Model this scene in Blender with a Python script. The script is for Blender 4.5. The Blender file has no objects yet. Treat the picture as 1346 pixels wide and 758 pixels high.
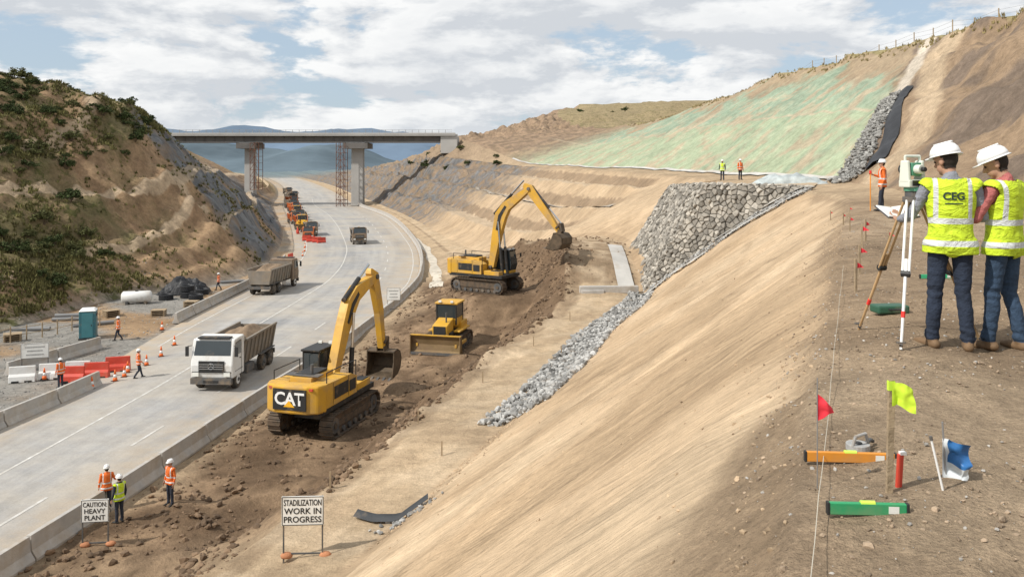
import bpy, math, random
import numpy as np
from mathutils import Vector, Matrix, noise
random.seed(7); np.random.seed(7)
scene=bpy.context.scene
# ---------------- camera
cam_d=bpy.data.cameras.new("camera"); cam=bpy.data.objects.new("camera",cam_d)
scene.collection.objects.link(cam); scene.camera=cam
cam.location=(0,0,13.3); cam.rotation_euler=(math.radians(90),0,0)
cam_d.lens=29.42; cam_d.sensor_width=36; cam_d.shift_y=-0.1233; cam_d.clip_end=20000; cam_d.clip_start=0.1
scene.view_settings.view_transform='Standard'
# ---------------- terrain stations
ST=[
(-30,[(-300,20),(-150,10),(-100,5),(-75,2),(-55,0),(-33,0),(-26,0),(-25,0),(-24,.6),(-23,1),(-12.6,11.6),(8,11.6),(24,20),(150,28)]),
(0,[(-300,20),(-140,10),(-95,5),(-70,2),(-48,0),(-29,0),(-20.5,0),(-19,0),(-17,.7),(-14,1),(-.3,11.6),(13,11.6),(28,20.5),(160,30)]),
(22,[(-300,20),(-130,12),(-90,8),(-65,3),(-45,0),(-27,0),(-17.7,0),(-13,0),(-8.8,1.6),(-5,2),(8.7,11.6),(16,11.7),(31,21.5),(170,32)]),
(32,[(-300,22),(-120,16),(-80,10),(-60,4),(-43,0),(-26.3,0),(-16.3,0),(-8.6,0),(-5.4,2.2),(-1,2.6),(12.8,11.6),(18,11.7),(33,22.5),(180,34)]),
(46,[(-300,24),(-105,20),(-72,12),(-55,4.5),(-42,0),(-26,0),(-14.6,0),(-4.8,.1),(-.9,3.0),(4.5,3.3),(17,11.6),(21,11.8),(37,24),(190,36)]),
(60,[(-300,27),(-90,22),(-66,14),(-52,4),(-40,0),(-26.8,0),(-12.7,0),(-.5,.6),(4,4.2),(9.4,4),(17.8,11.7),(23.3,11.9),(38.5,24.8),(200,38)]),
(66,[(-300,28),(-85,22),(-62,14),(-49,4),(-39.5,0),(-27.2,0),(-12.2,0),(1.8,2.9),(4.2,6.3),(9.6,5.5),(17.7,11.7),(23.5,12),(39,25),(200,38)]),
(72,[(-300,28),(-81,22.5),(-59,14),(-46.5,4),(-39,0),(-27.4,0),(-11.7,0),(2.0,3),(4.9,6.5),(9.9,6.1),(17.6,11.7),(23.4,12),(39.2,25.2),(200,38)]),
(80,[(-300,29),(-76,23),(-57,15),(-45.5,4.5),(-38,0),(-27.5,0),(-11.2,0),(-2,2.2),(2.5,5.8),(9.0,6.2),(17.5,11.8),(23,12),(39.5,25.4),(200,39)]),
(90,[(-300,30),(-68,23.5),(-54,17),(-41,5),(-32,0),(-27.6,0),(-11,0),(-6.5,.6),(-2,3.6),(3,4.6),(17.3,11.8),(22,12),(39.5,25.6),(210,40)]),
(100,[(-300,30),(-64,23),(-51,20),(-40,6.2),(-30.8,0),(-28.3,0),(-11.6,0),(-8.2,.1),(-5.5,1.2),(0,2.6),(16.8,11.9),(21,12.1),(39.3,25.7),(210,40)]),
(120,[(-300,32),(-76,25),(-54,21.5),(-42,9),(-34,0),(-31.5,0),(-13.8,0),(-11,0),(-9.5,.3),(-6,1),(14.5,12),(18,12.3),(38.5,25.5),(220,40)]),
(150,[(-300,33),(-95,25),(-67,20.5),(-49,8.5),(-41,0),(-39.2,0),(-19,0),(-17,0),(-15.5,.3),(-13,.6),(9.5,12.2),(13,12.4),(37,24.5),(230,38)]),
(200,[(-320,32),(-120,23),(-88,18),(-66,7),(-56,0),(-53.5,0),(-30,0),(-28,0),(-27,.3),(-25,.5),(2,12.4),(5,12.8),(34,23),(240,34)]),
(260,[(-350,28),(-140,22),(-108,17.5),(-85,6),(-74,0),(-71,0),(-49,0),(-47,0),(-44,.3),(-42,.6),(-23,15),(-16,20),(26,23.5),(250,32)]),
(320,[(-400,28),(-165,22),(-125,18),(-97,5),(-89.5,0),(-86,0),(-65,0),(-63,0),(-61,.3),(-59,.5),(-36,14),(-26,20),(20,29),(260,36)]),
(450,[(-500,24),(-230,20),(-175,14),(-135,3),(-127,0),(-123,0),(-102,0),(-100,0),(-98,.3),(-96,.5),(-60,12),(-22,24),(25,40),(250,45)]),
(700,[(-700,20),(-350,14),(-280,10),(-220,2),(-210,0),(-205,0),(-180,0),(-178,0),(-176,0),(-174,0),(-120,8),(-20,26),(120,60),(400,62)]),
(1500,[(-1500,10),(-900,0),(-700,0),(-600,0),(-520,0),(-500,0),(-470,0),(-460,0),(-450,0),(-440,0),(-300,0),(0,20),(400,60),(1500,70)]),
(7000,[(-9000,0),(-5000,0),(-3500,0),(-3000,0),(-2600,0),(-2500,0),(-2400,0),(-2300,0),(-2200,0),(-2000,0),(-1000,0),(500,0),(3000,0),(9000,0)]),
]
YS=np.array([s[0] for s in ST],float)
DAT=np.array([[list(p) for p in s[1]] for s in ST],float).reshape(len(ST),-1)
def pchip_slopes(x,y):
    h=np.diff(x)[:,None]; d=np.diff(y,axis=0)/h
    m=np.zeros_like(y)
    w1=2*h[1:]+h[:-1]; w2=h[1:]+2*h[:-1]
    with np.errstate(divide='ignore',invalid='ignore'):
        hm=(w1+w2)/(w1/d[:-1]+w2/d[1:])
    ok=(d[:-1]*d[1:])>0
    m[1:-1]=np.where(ok,hm,0); m[0]=d[0]; m[-1]=d[-1]
    return m
SL=pchip_slopes(YS,DAT)
def row(y):
    i=int(np.clip(np.searchsorted(YS,y)-1,0,len(YS)-2))
    h=YS[i+1]-YS[i]; s=(y-YS[i])/h; s=min(max(s,0),1)
    s2=s*s; s3=s2*s
    r=(2*s3-3*s2+1)*DAT[i]+(s3-2*s2+s)*h*SL[i]+(-2*s3+3*s2)*DAT[i+1]+(s3-s2)*h*SL[i+1]
    return r[0::2],r[1::2]
AL=[5,2.4,2.0,1.5,.1,0,0,.05,.1,.0,.0,.15,.9,4]
AM=[.8,.9,.9,.8,.15,0,0,.34,.20,.04,.04,.14,.45,.4]
FLAT=[(-9.2,42,5,.25),(-4.6,58.6,4,.35),(-2.0,67.3,4.8,3.0)]
def fbm(x,y,s,o=4,z=0.): return noise.fractal(Vector((x*s,y*s,z)),1.0,2.0,o)
def ss(a,b,x):
    t=min(max((x-a)/(b-a),0),1); return t*t*(3-2*t)
def rockmask(x,y,t):
    if not 1.9<t<4 or not 96<y<330: return 0.
    nz=fbm(x,y,.07,3,31.)
    e=ss(1.98,2.2,t+.2*nz)*(1-ss(3.88,3.98,t))
    return e*ss(104,111,y+12*nz-(4-t)*1.5)*(1-ss(240,320,y))*ss(-.38,-.24,nz)
def steps(f,lst,wd):
    g=0
    for a,b in lst:
        m=(a+b)/2
        if a-wd<f<b+wd:
            if f<a: g+=(m-a)*(f-(a-wd))/wd
            elif f>b: g+=-(b-m)*((b+wd)-f)/wd
            else: g+=(m-f)
    return g
def disp(x,y,t):
    i=min(int(t),12); f=t-i
    al=AL[i]*(1-f)+AL[i+1]*f; am=AM[i]*(1-f)+AM[i+1]*f
    if 4.999<t<6.001: return -.12
    d=0
    if 1<t<4 and y>104: k_=1-.75*ss(104,118,y); al*=k_; am*=k_
    if al>.01: d+=al*fbm(x,y,.045,4)
    am2=am
    if 6<t<8.2: am2=am*(1.7*ss(22,30,y)*(1-ss(90,110,y))+.3)*min(1,(t-6)*6)
    if y>230 and t>9.5: am2+=1.6*ss(230,300,y)*(1-ss(600,900,y)); 
    if am2>.005: d+=am2*fbm(x,y,.45 if t<8.5 else .3,5,3.)
    if y>230 and t>9.3: d+=3.0*ss(230,330,y)*(1-ss(600,900,y))*min(1,(t-9.3)*2)*fbm(x,y,.05,4,9.)
    u=(x*.38+y*.93); v=(-x*.93+y*.38)
    if 9<t<10:
        e=min(1,(t-9)*5,(10-t)*6)
        d+=e*.11*noise.noise(Vector((u*.8,v*.08,0)))+e*.07*noise.noise(Vector((u*2.6,v*.16,5)))+e*.05*fbm(x,y,.9,4,41.)
        if y>88:
            w=ss(88,98,y)
            d+=w*12*steps(f,((.18,.31),(.48,.62),(.78,.88)),.08)
            d+=w*.25*min(1,f*6,(1-f)*6)*fbm(x,y,.22,4,16.)
        if y>160: 
            e=ss(160,200,y)*min(1,f*4,(1-f)*5); d+=e*(-1.8*abs(noise.noise(Vector((y*.11,x*.05,4))))+.9*fbm(x,y,.3,4,6.)+.4)
    if 9.97<t<11 and y<45:
        e=min(1,(t-9.97)*8,(11-t)*8); d+=e*(.05*noise.noise(Vector((v*1.6,u*.16,2)))+.035*fbm(x,y,2.2,4,8.))
    if 9.92<t<10.06 and y<60:
        q=1-abs(t-9.99)/.07; d-=q*(.07+.14*max(0,noise.noise(Vector((u*1.4,3,1)))+.2))
    if 11<t<12 and y<75:
        yc=58+21*f; e=(1-ss(-4,0,y-yc))*min(1,f*4); d+=e*(.5*fbm(x,y,.35,5,21.)+.35*math.sin(f*20+fbm(x,y,.1,2)*2))
    if 1.2<t<4 and y>50:
        e=min(1,(t-1.2)*2,(4-t)*2.2)*ss(50,66,y); q=1-.8*ss(104,120,y)
        d+=q*e*(-2.8*abs(noise.noise(Vector((y*.085+x*.02,x*.03,9))))-1.2*abs(noise.noise(Vector((y*.33,x*.05,19))))+1.0)
        r=rockmask(x,y,t)
        if r>0:
            d+=r*(.5*(noise.cell(Vector((y*.12+x*.05,x*.12,2)))-.5)+.7*noise.noise(Vector((y*.3+x*.25,x*.15,1)))-.6*abs(noise.noise(Vector((y*.9,x*.35,3))))+.2)
        d+=q*e*.55*math.sin((t+.10*fbm(x,y,.1,2,5.))*17)*ss(70,90,y)*.7
        if y>100 and 2<t<4:
            g=(4-t)/2; d+=ss(100,125,y)*20*steps(g+.012*fbm(x,y,.05,2,44.),((.30,.37),(.60,.68)),.08)
    return d
def finz(x,y,z):
    for cx,cy,r,z0 in FLAT:
        d=math.hypot(x-cx,y-cy)
        if d<r: w=ss(0,.45,1-d/r); z=z*(1-w)+z0*w
    return z
def Hrow(x,y,X,Z):
    i=int(np.clip(np.searchsorted(X,x)-1,0,12))
    f=(x-X[i])/max(X[i+1]-X[i],1e-6); f=min(max(f,0),1)
    z=Z[i]*(1-f)+Z[i+1]*f; t=i+f
    return finz(x,y,z+disp(x,y,t)),t
def H(x,y):
    X,Z=row(y); return Hrow(x,y,X,Z)[0]
def XT(y,t):
    X,Z=row(y); i=min(int(t),12); f=t-i
    return X[i]*(1-f)+X[i+1]*f
# ---------------- helpers for nodes/materials
class NT:
    def __init__(s,nt): s.nt=nt; s.n=nt.nodes; s.l=nt.links
    def new(s,t,**k):
        n=s.n.new(t)
        for a,b in k.items(): setattr(n,a,b)
        return n
    def put(s,sock,v):
        if isinstance(v,bpy.types.NodeSocket): s.l.new(v,sock)
        elif v is not None: sock.default_value=v
    def noise(s,vec,scale,detail=5,rough=.55,dist=0):
        n=s.new('ShaderNodeTexNoise'); s.put(n.inputs['Vector'],vec)
        n.inputs['Scale'].default_value=scale; n.inputs['Detail'].default_value=detail
        n.inputs['Roughness'].default_value=rough; n.inputs['Distortion'].default_value=dist
        return n.outputs['Fac']
    def mr(s,v,a,b,c,d,smooth=False):
        n=s.new('ShaderNodeMapRange'); 
        if smooth: n.interpolation_type='SMOOTHSTEP'
        s.put(n.inputs[0],v)
        for i,x in enumerate((a,b,c,d)): n.inputs[1+i].default_value=x
        return n.outputs[0]
    def math(s,op,a,b=None,c=None):
        n=s.new('ShaderNodeMath',operation=op); s.put(n.inputs[0],a)
        if b is not None: s.put(n.inputs[1],b)
        if c is not None: s.put(n.inputs[2],c)
        return n.outputs[0]
    def vmath(s,op,a,b=None):
        n=s.new('ShaderNodeVectorMath',operation=op); s.put(n.inputs[0],a)
        if b is not None: s.put(n.inputs[1],b)
        return n.outputs[0]
    def mix(s,f,a,b,mode='MIX'):
        n=s.new('ShaderNodeMix',data_type='RGBA',blend_type=mode)
        s.put(n.inputs[0],f); s.put(n.inputs[6],a); s.put(n.inputs[7],b)
        return n.outputs[2]
    def mapping(s,vec,rot=(0,0,0),sc=(1,1,1),loc=(0,0,0)):
        n=s.new('ShaderNodeMapping'); s.put(n.inputs[0],vec)
        n.inputs['Location'].default_value=loc; n.inputs['Rotation'].default_value=rot; n.inputs['Scale'].default_value=sc
        return n.outputs[0]
    def bump(s,h,st,dist):
        n=s.new('ShaderNodeBump'); s.put(n.inputs['Height'],h); n.inputs['Strength'].default_value=st; n.inputs['Distance'].default_value=dist
        return n.outputs[0]
def c4(c): return (c[0],c[1],c[2],1)
MATS={}
def M(name,col,rough=.6,metal=0,var=.12,scale=2.,bump=0,bscale=25,dust=0,dustcol=(.30,.22,.14),island=0,spec=.4,alpha=None,space='Object'):
    if name in MATS: return MATS[name]
    m=bpy.data.materials.new(name); m.use_nodes=True; T=NT(m.node_tree); b=T.n['Principled BSDF']
    tc=T.new('ShaderNodeTexCoord').outputs[space]
    f=T.mr(T.noise(tc,scale,4,.6),.25,.75,1-var,1+var)
    colr=T.vmath('MULTIPLY',c4(col)[:3],f)
    if island:
        g=T.new('ShaderNodeNewGeometry').outputs['Random Per Island']
        colr=T.vmath('MULTIPLY',colr,T.mr(g,0,1,1-island,1+island))
    if dust:
        d=T.mr(T.noise(tc,scale*.8,6,.65),.62-dust*.45,.85-dust*.3,0,1)
        colr=T.mix(T.math('MULTIPLY',d,.85),colr,c4(dustcol))
        T.put(b.inputs['Roughness'],T.mr(d,0,1,rough,.9))
    else: b.inputs['Roughness'].default_value=rough
    T.put(b.inputs['Base Color'],colr); b.inputs['Metallic'].default_value=metal
    b.inputs['Specular IOR Level'].default_value=spec
    if bump: T.put(b.inputs['Normal'],T.bump(T.noise(tc,bscale,4,.65),bump,.05))
    MATS[name]=m; return m
# ---------------- object helpers
def link(o,parent=None):
    scene.collection.objects.link(o)
    if parent is not None: o.parent=parent
    return o
def tag(o,label=None,category=None,group=None,kind=None):
    if label: o["label"]=label
    if category: o["category"]=category
    if group: o["group"]=group
    if kind: o["kind"]=kind
    return o
def empty(name,loc=(0,0,0),rz=0,**k):
    o=bpy.data.objects.new(name,None); o.empty_display_size=.2; link(o); o.location=loc; o.rotation_euler=(0,0,rz); tag(o,**k); return o
def copy_thing(src,loc,rz=0,sc=None,**k):
    r=src.copy(); scene.collection.objects.link(r); r.location=loc; r.rotation_euler=(0,0,rz)
    if sc: r.scale=(sc,)*3 if not isinstance(sc,tuple) else sc
    def rec(s,d):
        for c in s.children:
            n=c.copy(); scene.collection.objects.link(n); n.parent=d; n.matrix_parent_inverse=c.matrix_parent_inverse.copy(); rec(c,n)
    rec(src,r); tag(r,**k); return r
class MB:
    def __init__(s): s.v=[];s.f=[];s.m=[];s.mats=[];s.X=None
    def add(s,v,f,mat):
        if mat not in s.mats: s.mats.append(mat)
        o=len(s.v); k=s.mats.index(mat)
        if s.X is not None: v=[s.X@Vector(p) for p in v]
        s.v+= [tuple(p) for p in v]; s.f+=[[i+o for i in q] for q in f]; s.m+=[k]*len(f); return s
    def box(s,c,d,mat,R=None,taper=None):
        x,y,z=[q/2 for q in d]; tx,ty=(taper or (1,1))
        P=[Vector((sx*x*(tx if sz>0 else 1),sy*y*(ty if sz>0 else 1),sz*z)) for sz in(-1,1) for sy in(-1,1) for sx in(-1,1)]
        if R: P=[R@p for p in P]
        P=[p+Vector(c) for p in P]
        return s.add(P,[(0,2,3,1),(4,5,7,6),(0,1,5,4),(2,6,7,3),(0,4,6,2),(1,3,7,5)],mat)
    def cyl(s,a,b,r0,mat,r1=None,n=14):
        a=Vector(a);b=Vector(b); r1=r0 if r1 is None else r1
        d=(b-a).normalized(); u=d.orthogonal().normalized(); w=d.cross(u)
        P=[];F=[]
        for c,r in((a,r0),(b,r1)):
            for i in range(n):
                t=2*math.pi*i/n; P.append(c+(u*math.cos(t)+w*math.sin(t))*r)
        for i in range(n): F.append((i,(i+1)%n,n+(i+1)%n,n+i))
        F.append(tuple(range(n))[::-1]); F.append(tuple(range(n,2*n)))
        return s.add(P,F,mat)
    def tube(s,pts,r,mat,n=8):
        for a,b in zip(pts[:-1],pts[1:]): s.cyl(a,b,r,mat,n=n)
        return s
    def prism(s,poly,a,b,mat,axis='y',top=None):
        n=len(poly); P=[]
        for k,pl in((a,poly),(b,top or poly)):
            for p in pl:
                P.append((p[0],k,p[1]) if axis=='y' else ((k,p[0],p[1]) if axis=='x' else (p[0],p[1],k)))
        F=[(i,(i+1)%n,n+(i+1)%n,n+i) for i in range(n)]
        F.append(tuple(range(n))[::-1]); F.append(tuple(range(n,2*n)))
        return s.add(P,F,mat)
    def beam(s,pts,hw,a,b,mat):
        pts=[Vector((p[0],p[1])) for p in pts]; L=[];R=[]
        for i,p in enumerate(pts):
            d=(pts[min(i+1,len(pts)-1)]-pts[max(i-1,0)]).normalized(); n=Vector((-d.y,d.x))
            h=hw[i]; L.append(p+n*h); R.append(p-n*h)
        return s.prism([tuple(p) for p in L+R[::-1]],a,b,mat)
    def lathe(s,prof,mat,n=20,c=(0,0,0),sx=1,sy=1):
        P=[];F=[]
        for r,z in prof:
            for i in range(n):
                t=2*math.pi*i/n; P.append((c[0]+r*math.cos(t)*sx,c[1]+r*math.sin(t)*sy,c[2]+z))
        for j in range(len(prof)-1):
            for i in range(n): F.append((j*n+i,j*n+(i+1)%n,(j+1)*n+(i+1)%n,(j+1)*n+i))
        F.append(tuple(range(n))[::-1]); F.append(tuple(range((len(prof)-1)*n,len(prof)*n)))
        return s.add(P,F,mat)
    def mesh(s,name):
        me=bpy.data.meshes.new(name); me.from_pydata(s.v,[],s.f)
        for m in s.mats: me.materials.append(m)
        me.polygons.foreach_set('material_index',s.m)
        import bmesh
        bm=bmesh.new(); bm.from_mesh(me); bmesh.ops.recalc_face_normals(bm,faces=bm.faces); bm.to_mesh(me); bm.free()
        return me
    def obj(s,name,parent=None,loc=(0,0,0),rot=(0,0,0),bevel=0,smooth=False,**k):
        o=bpy.data.objects.new(name,s.mesh(name)); link(o,parent); o.location=loc; o.rotation_euler=rot
        if bevel:
            b=o.modifiers.new('bevel','BEVEL'); b.width=bevel; b.segments=2; b.limit_method='ANGLE'; b.angle_limit=math.radians(40)
        if smooth: o.data.polygons.foreach_set('use_smooth',[True]*len(o.data.polygons))
        tag(o,**k); return o
def npmesh(name,V,F,mats,smooth=False,mi=None):
    me=bpy.data.meshes.new(name); V=np.asarray(V,np.float32); F=np.asarray(F,np.int32)
    me.vertices.add(len(V)); me.vertices.foreach_set('co',V.ravel())
    me.loops.add(F.size); me.loops.foreach_set('vertex_index',F.ravel())
    me.polygons.add(len(F)); me.polygons.foreach_set('loop_start',np.arange(0,F.size,F.shape[1],dtype=np.int32))
    for m in mats: me.materials.append(m)
    if mi is not None: me.polygons.foreach_set('material_index',np.asarray(mi,np.int32))
    me.update(calc_edges=True)
    me.polygons.foreach_set('use_smooth',[smooth]*len(F))
    return me
def text_mesh(txt,size,mat,name,bold=.0,spacing=1.0,lines=1.0):
    cu=bpy.data.curves.new('txt','FONT'); cu.body=txt; cu.size=size; cu.align_x='CENTER'; cu.align_y='CENTER'; cu.offset=bold; cu.space_character=spacing; cu.space_line=lines
    cu.resolution_u=3
    o=bpy.data.objects.new('txt',cu); scene.collection.objects.link(o)
    dg=bpy.context.evaluated_depsgraph_get(); dg.update()
    me=bpy.data.meshes.new_from_object(o.evaluated_get(dg)); me.name=name
    bpy.data.objects.remove(o); me.materials.clear(); me.materials.append(mat); return me
# ---------------- world
SUN=Vector((.66,.34,-.74)).normalized()
el=math.asin(-SUN.z); az=math.atan2(-SUN.x,-SUN.y)
w=bpy.data.worlds.new("World"); scene.world=w; w.use_nodes=True; T=NT(w.node_tree)
bg=T.n['Background']; sky=T.new('ShaderNodeTexSky'); sky.sky_type='NISHITA'; sky.sun_disc=False
sky.sun_elevation=el; sky.sun_rotation=az; sky.air_density=1.0; sky.dust_density=1.2
tc=T.new('ShaderNodeTexCoord').outputs['Generated']
sp=T.new('ShaderNodeSeparateXYZ'); T.put(sp.inputs[0],tc)
cv=T.mapping(tc,sc=(1,1,2.9),loc=(.35,.2,.12))
n1=T.noise(cv,6.2,9,.58,.15); n2=T.noise(T.mapping(cv,loc=(-.02,0,.05)),6.2,8,.58,.15); n3=T.noise(cv,22,6,.6)
dens=T.math('ADD',n1,T.math('MULTIPLY',T.math('SUBTRACT',n3,.5),.10))
mask=T.mr(dens,.385,.465,0,1,True)
lit=T.mr(T.math('SUBTRACT',n1,n2),-.07,.08,0,1)
ccol=T.mix(lit,(6.9,7.2,7.6,1),(10.5,10.5,10.4,1))
thick=T.mr(dens,.50,.66,0,1)
ccol=T.mix(T.math('MULTIPLY',thick,.35),ccol,(7.2,7.45,7.8,1))
skyc=T.mix(.6,sky.outputs[0],(6.3,7.7,9.2,1))
haze=T.mr(sp.outputs[2],0,.07,1,0,True)
full=T.mix(T.math('MULTIPLY',mask,.95),skyc,ccol)
full=T.mix(T.math('MULTIPLY',haze,.5),full,(8.6,9.0,9.3,1))
T.put(bg.inputs[0],full); bg.inputs[1].default_value=.095
sd=bpy.data.lights.new('sun','SUN'); sd.energy=4.3; sd.angle=math.radians(1.5); sd.color=(1,.955,.885)
so=bpy.data.objects.new('sun',sd); link(so); so.rotation_euler=SUN.to_track_quat('-Z','Y').to_euler(); so.location=(0,0,60)
# ---------------- terrain mesh
rows=np.concatenate([np.arange(-14,1,1.0),np.arange(1,26,.2),np.arange(26,100,.5),np.arange(100,215,1.0),np.arange(215,330,2.),np.arange(330,700,7),np.geomspace(700,7000,26)])
sub=[14,34,60,44,10,3,18,18,14,90,60,64,22]
tt=[]
for i,n in enumerate(sub): tt+= [i+k/n for k in range(n)]
tt.append(13.0); tt=np.array(tt); NC=len(tt)
V=np.zeros((len(rows)*NC,3),np.float32); COL=np.ones((len(rows)*NC,4),np.float32); MSK=np.zeros((len(rows)*NC,4),np.float32)
TAN=(.53,.395,.258); TAN2=(.45,.34,.222); DIG=(.150,.100,.062); TERR=(.335,.245,.160); GRAV=(.27,.255,.23); SCR=(.235,.175,.10); CUT=(.33,.225,.135); DRY=(.30,.25,.13)
def lp(a,b,f): return tuple(a[i]*(1-f)+b[i]*f for i in range(3))
def zone(x,y,t):
    nz=fbm(x,y,.12,3,11.); nf=fbm(x,y,.5,3,17.)
    scr=rk=rake=gr=0.
    if t<4:
        c=SCR; scr=1
        c=lp(c,(.30,.20,.12),ss(0,.3,nz)); c=lp(c,(.14,.14,.06),.5*ss(.05,.3,-nz))
        cutw=ss(2.0,2.4,t+.35*nz)*ss(86,99,y+10*nz)
        cutn=ss(2.85,3.3,t+.5*nz)*ss(78,88,y+6*nz)
        w=max(cutw,cutn); c=lp(c,lp(CUT,(.25,.165,.10),ss(-.05,.25,nf)),w); scr=1-.85*w
        rk=rockmask(x,y,t)
        if y>330: c=lp(c,DRY,.4); scr*=.6
        for t0,ph in((2.55,0),(1.9,2.),(3.3,4.)):
            tr=abs(t-(t0+.28*math.sin(y*.07+ph)))
            if tr<.05 and y<110: c=lp(c,(.47,.36,.245),.85); scr*=.1; rk*=.3
        if y>104:
            g=(4-t)/2
            for a,b in((.30,.37),(.60,.68)):
                if a<g<b: c=lp(c,(.42,.33,.23),.8); rk*=.25; scr*=.3
        w=ss(3.75,4,t); c=lp(c,GRAV,w*.6)
    elif t<5:
        c=lp(GRAV,CUT,ss(-.1,.35,nz)); gr=1
        if y>95: c=lp(c,TAN,.4)
    elif t<=6: c=GRAV
    elif t<8:
        c=lp(DIG,(.27,.185,.115),ss(-.1,.4,nf+.25*nz)); gr=.4
        if t<6.35: c=lp(c,TAN2,.75*(1-ss(6.1,6.35,t+.15*nz)))
        w=ss(84,98,y); c=lp(c,TAN2,w*.85)
        w=(1-ss(24,31,y+3*nz)); c=lp(c,TAN2,w*.6)
        if 7.1<t<7.95 and 28<y<88: c=lp(c,DIG,.75)
    elif t<9:
        c=TAN2; gr=.3
        if 61<y<86: c=lp(c,DIG,.55*ss(-.2,.25,nz+.1))
        if t<8.15: c=lp(c,DIG,.5)
        rake=.35
        c=lp(c,(.52,.41,.285),.5*ss(0,.3,nf)); c=lp(c,(.33,.24,.155),.4*ss(.05,.3,-nf))
    elif t<10:
        c=TAN; rake=1
        c=lp(c,(.58,.45,.305),.55*ss(.0,.4,nz)); c=lp(c,(.40,.285,.175),.6*ss(.0,.4,-nz)); c=lp(c,(.37,.26,.16),.35*ss(.12,.4,nf))
        if t>9.9: e=ss(9.945,9.995,t+.05*nf+.03*nz); c=lp(c,TERR,e*.9); rake=1-e; gr=e*.7
        c=lp(c,(.44,.325,.21),.6*ss(62,80,y))
        if y>88:
            f=t-9; q=f+.02*nf
            for a,b in((.18,.31),(.48,.62),(.78,.88)):  # bench shading put into the colour: paler flats, darker band above each
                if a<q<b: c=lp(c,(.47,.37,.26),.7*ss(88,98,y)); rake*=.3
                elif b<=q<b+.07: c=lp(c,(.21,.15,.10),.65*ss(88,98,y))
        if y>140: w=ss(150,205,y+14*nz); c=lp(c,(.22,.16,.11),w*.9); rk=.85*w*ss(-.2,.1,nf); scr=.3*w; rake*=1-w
        if y<95 and t<9.06: c=lp(c,DIG,.25)
    elif t<11:
        c=lp(TERR,(.41,.31,.21),ss(-.1,.4,nz)); gr=1
        c=lp(c,(.25,.18,.118),.55*ss(0,.4,nf))
        if y>34: c=lp(c,TAN2,.6*ss(34,42,y)); gr=.4
        if y>200: c=lp(c,(.27,.20,.135),ss(200,250,y))
    elif t<12:
        f=t-11; yc=58+21*f
        g=ss(-.5,1.5,y-yc-1.5+2*nf)
        c=lp((.30,.215,.14),(.19,.145,.11),ss(-.15,.2,nz+.5*nf)); gr=.9*(1-g)
        s=abs(y-yc+6+2*math.sin(f*6)); c=lp(c,(.48,.37,.25),(1-ss(1.6,3.0,s+nf))*.85)
        s=abs(y-yc); c=lp(c,(.56,.49,.40),(1-ss(.9,1.5,s+.3*nf))*ss(.5,.56,f))
        top=ss(.74,.90,f+.25*nz+.1*nf); gg=g*(1-top*.85)
        gcol=lp((.345,.395,.265),(.275,.335,.245),ss(.42,.52,f+.08*nz))
        band=.5+.5*math.sin(f*34+nz*3+y*.03)
        gcol=lp(gcol,(.42,.40,.285),.55*ss(.45,.95,band*.6+nf*.9+.2))
        gcol=lp(gcol,(.41,.335,.235),.85*ss(.02,.34,nf+nz*.8-.06))
        vs=noise.noise(Vector((y*.55-x*.12,x*.05,60))); gcol=lp(gcol,(.23,.31,.22),.4*ss(.1,.4,vs))
        c=lp(c,gcol,gg*(1-ss(195,230,y))); rake=.35*g
        if g>.5 and abs(f-.47)<.014: c=(.42,.36,.26)
        if top>.2 and g>.5: c=lp(c,(.38,.29,.19),top*.7)
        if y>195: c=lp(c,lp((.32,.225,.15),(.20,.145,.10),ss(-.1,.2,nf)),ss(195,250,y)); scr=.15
    else:
        c=DRY; scr=.45
        if y>230: c=lp(c,(.28,.21,.14),.5)
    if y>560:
        w=ss(560,900,y); c=lp(c,(.15,.19,.20),w); scr*=1-w; rk*=1-w  # distance haze mixed into the far ground colour
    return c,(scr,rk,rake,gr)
k=0
for y in rows:
    X,Z=row(y)
    for t in tt:
        i=min(int(t),12); f=t-i
        x=X[i]*(1-f)+X[i+1]*f; z=Z[i]*(1-f)+Z[i+1]*f+disp(x,y,t)
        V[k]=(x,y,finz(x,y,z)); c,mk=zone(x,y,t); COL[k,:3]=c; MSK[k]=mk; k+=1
NR=len(rows); a=np.arange(NR-1)[:,None]*NC+np.arange(NC-1)[None,:]
F=np.stack([a,a+1,a+NC+1,a+NC],-1).reshape(-1,4)
tm=bpy.data.materials.new('earthworks_soil'); tm.use_nodes=True; T=NT(tm.node_tree); b=T.n['Principled BSDF']
pos=T.new('ShaderNodeTexCoord').outputs['Object']
ca=T.new('ShaderNodeAttribute',attribute_name='Col').outputs['Color']
ma=T.new('ShaderNodeAttribute',attribute_name='Msk'); ms=T.new('ShaderNodeSeparateColor'); T.put(ms.inputs[0],ma.outputs['Color'])
mr_,mg_,mb_=ms.outputs[0],ms.outputs[1],ms.outputs[2]; mal=ma.outputs['Alpha']
nb=T.noise(pos,.22,4,.6); nm=T.noise(pos,1.7,7,.68); nfn=T.noise(pos,11,6,.75)
col=T.vmath('MULTIPLY',ca,T.mr(nb,.3,.7,.83,1.17))
inv=T.mr(mb_,0,1,1,.40)
col=T.mix(inv,col,T.vmath('MULTIPLY',col,T.mr(nm,.3,.7,.70,1.25)))
col=T.mix(T.mr(mb_,0,1,1,.55),col,T.vmath('MULTIPLY',col,T.mr(nfn,.3,.7,.78,1.20)))
ang=math.atan2(.38,-.93)
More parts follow.
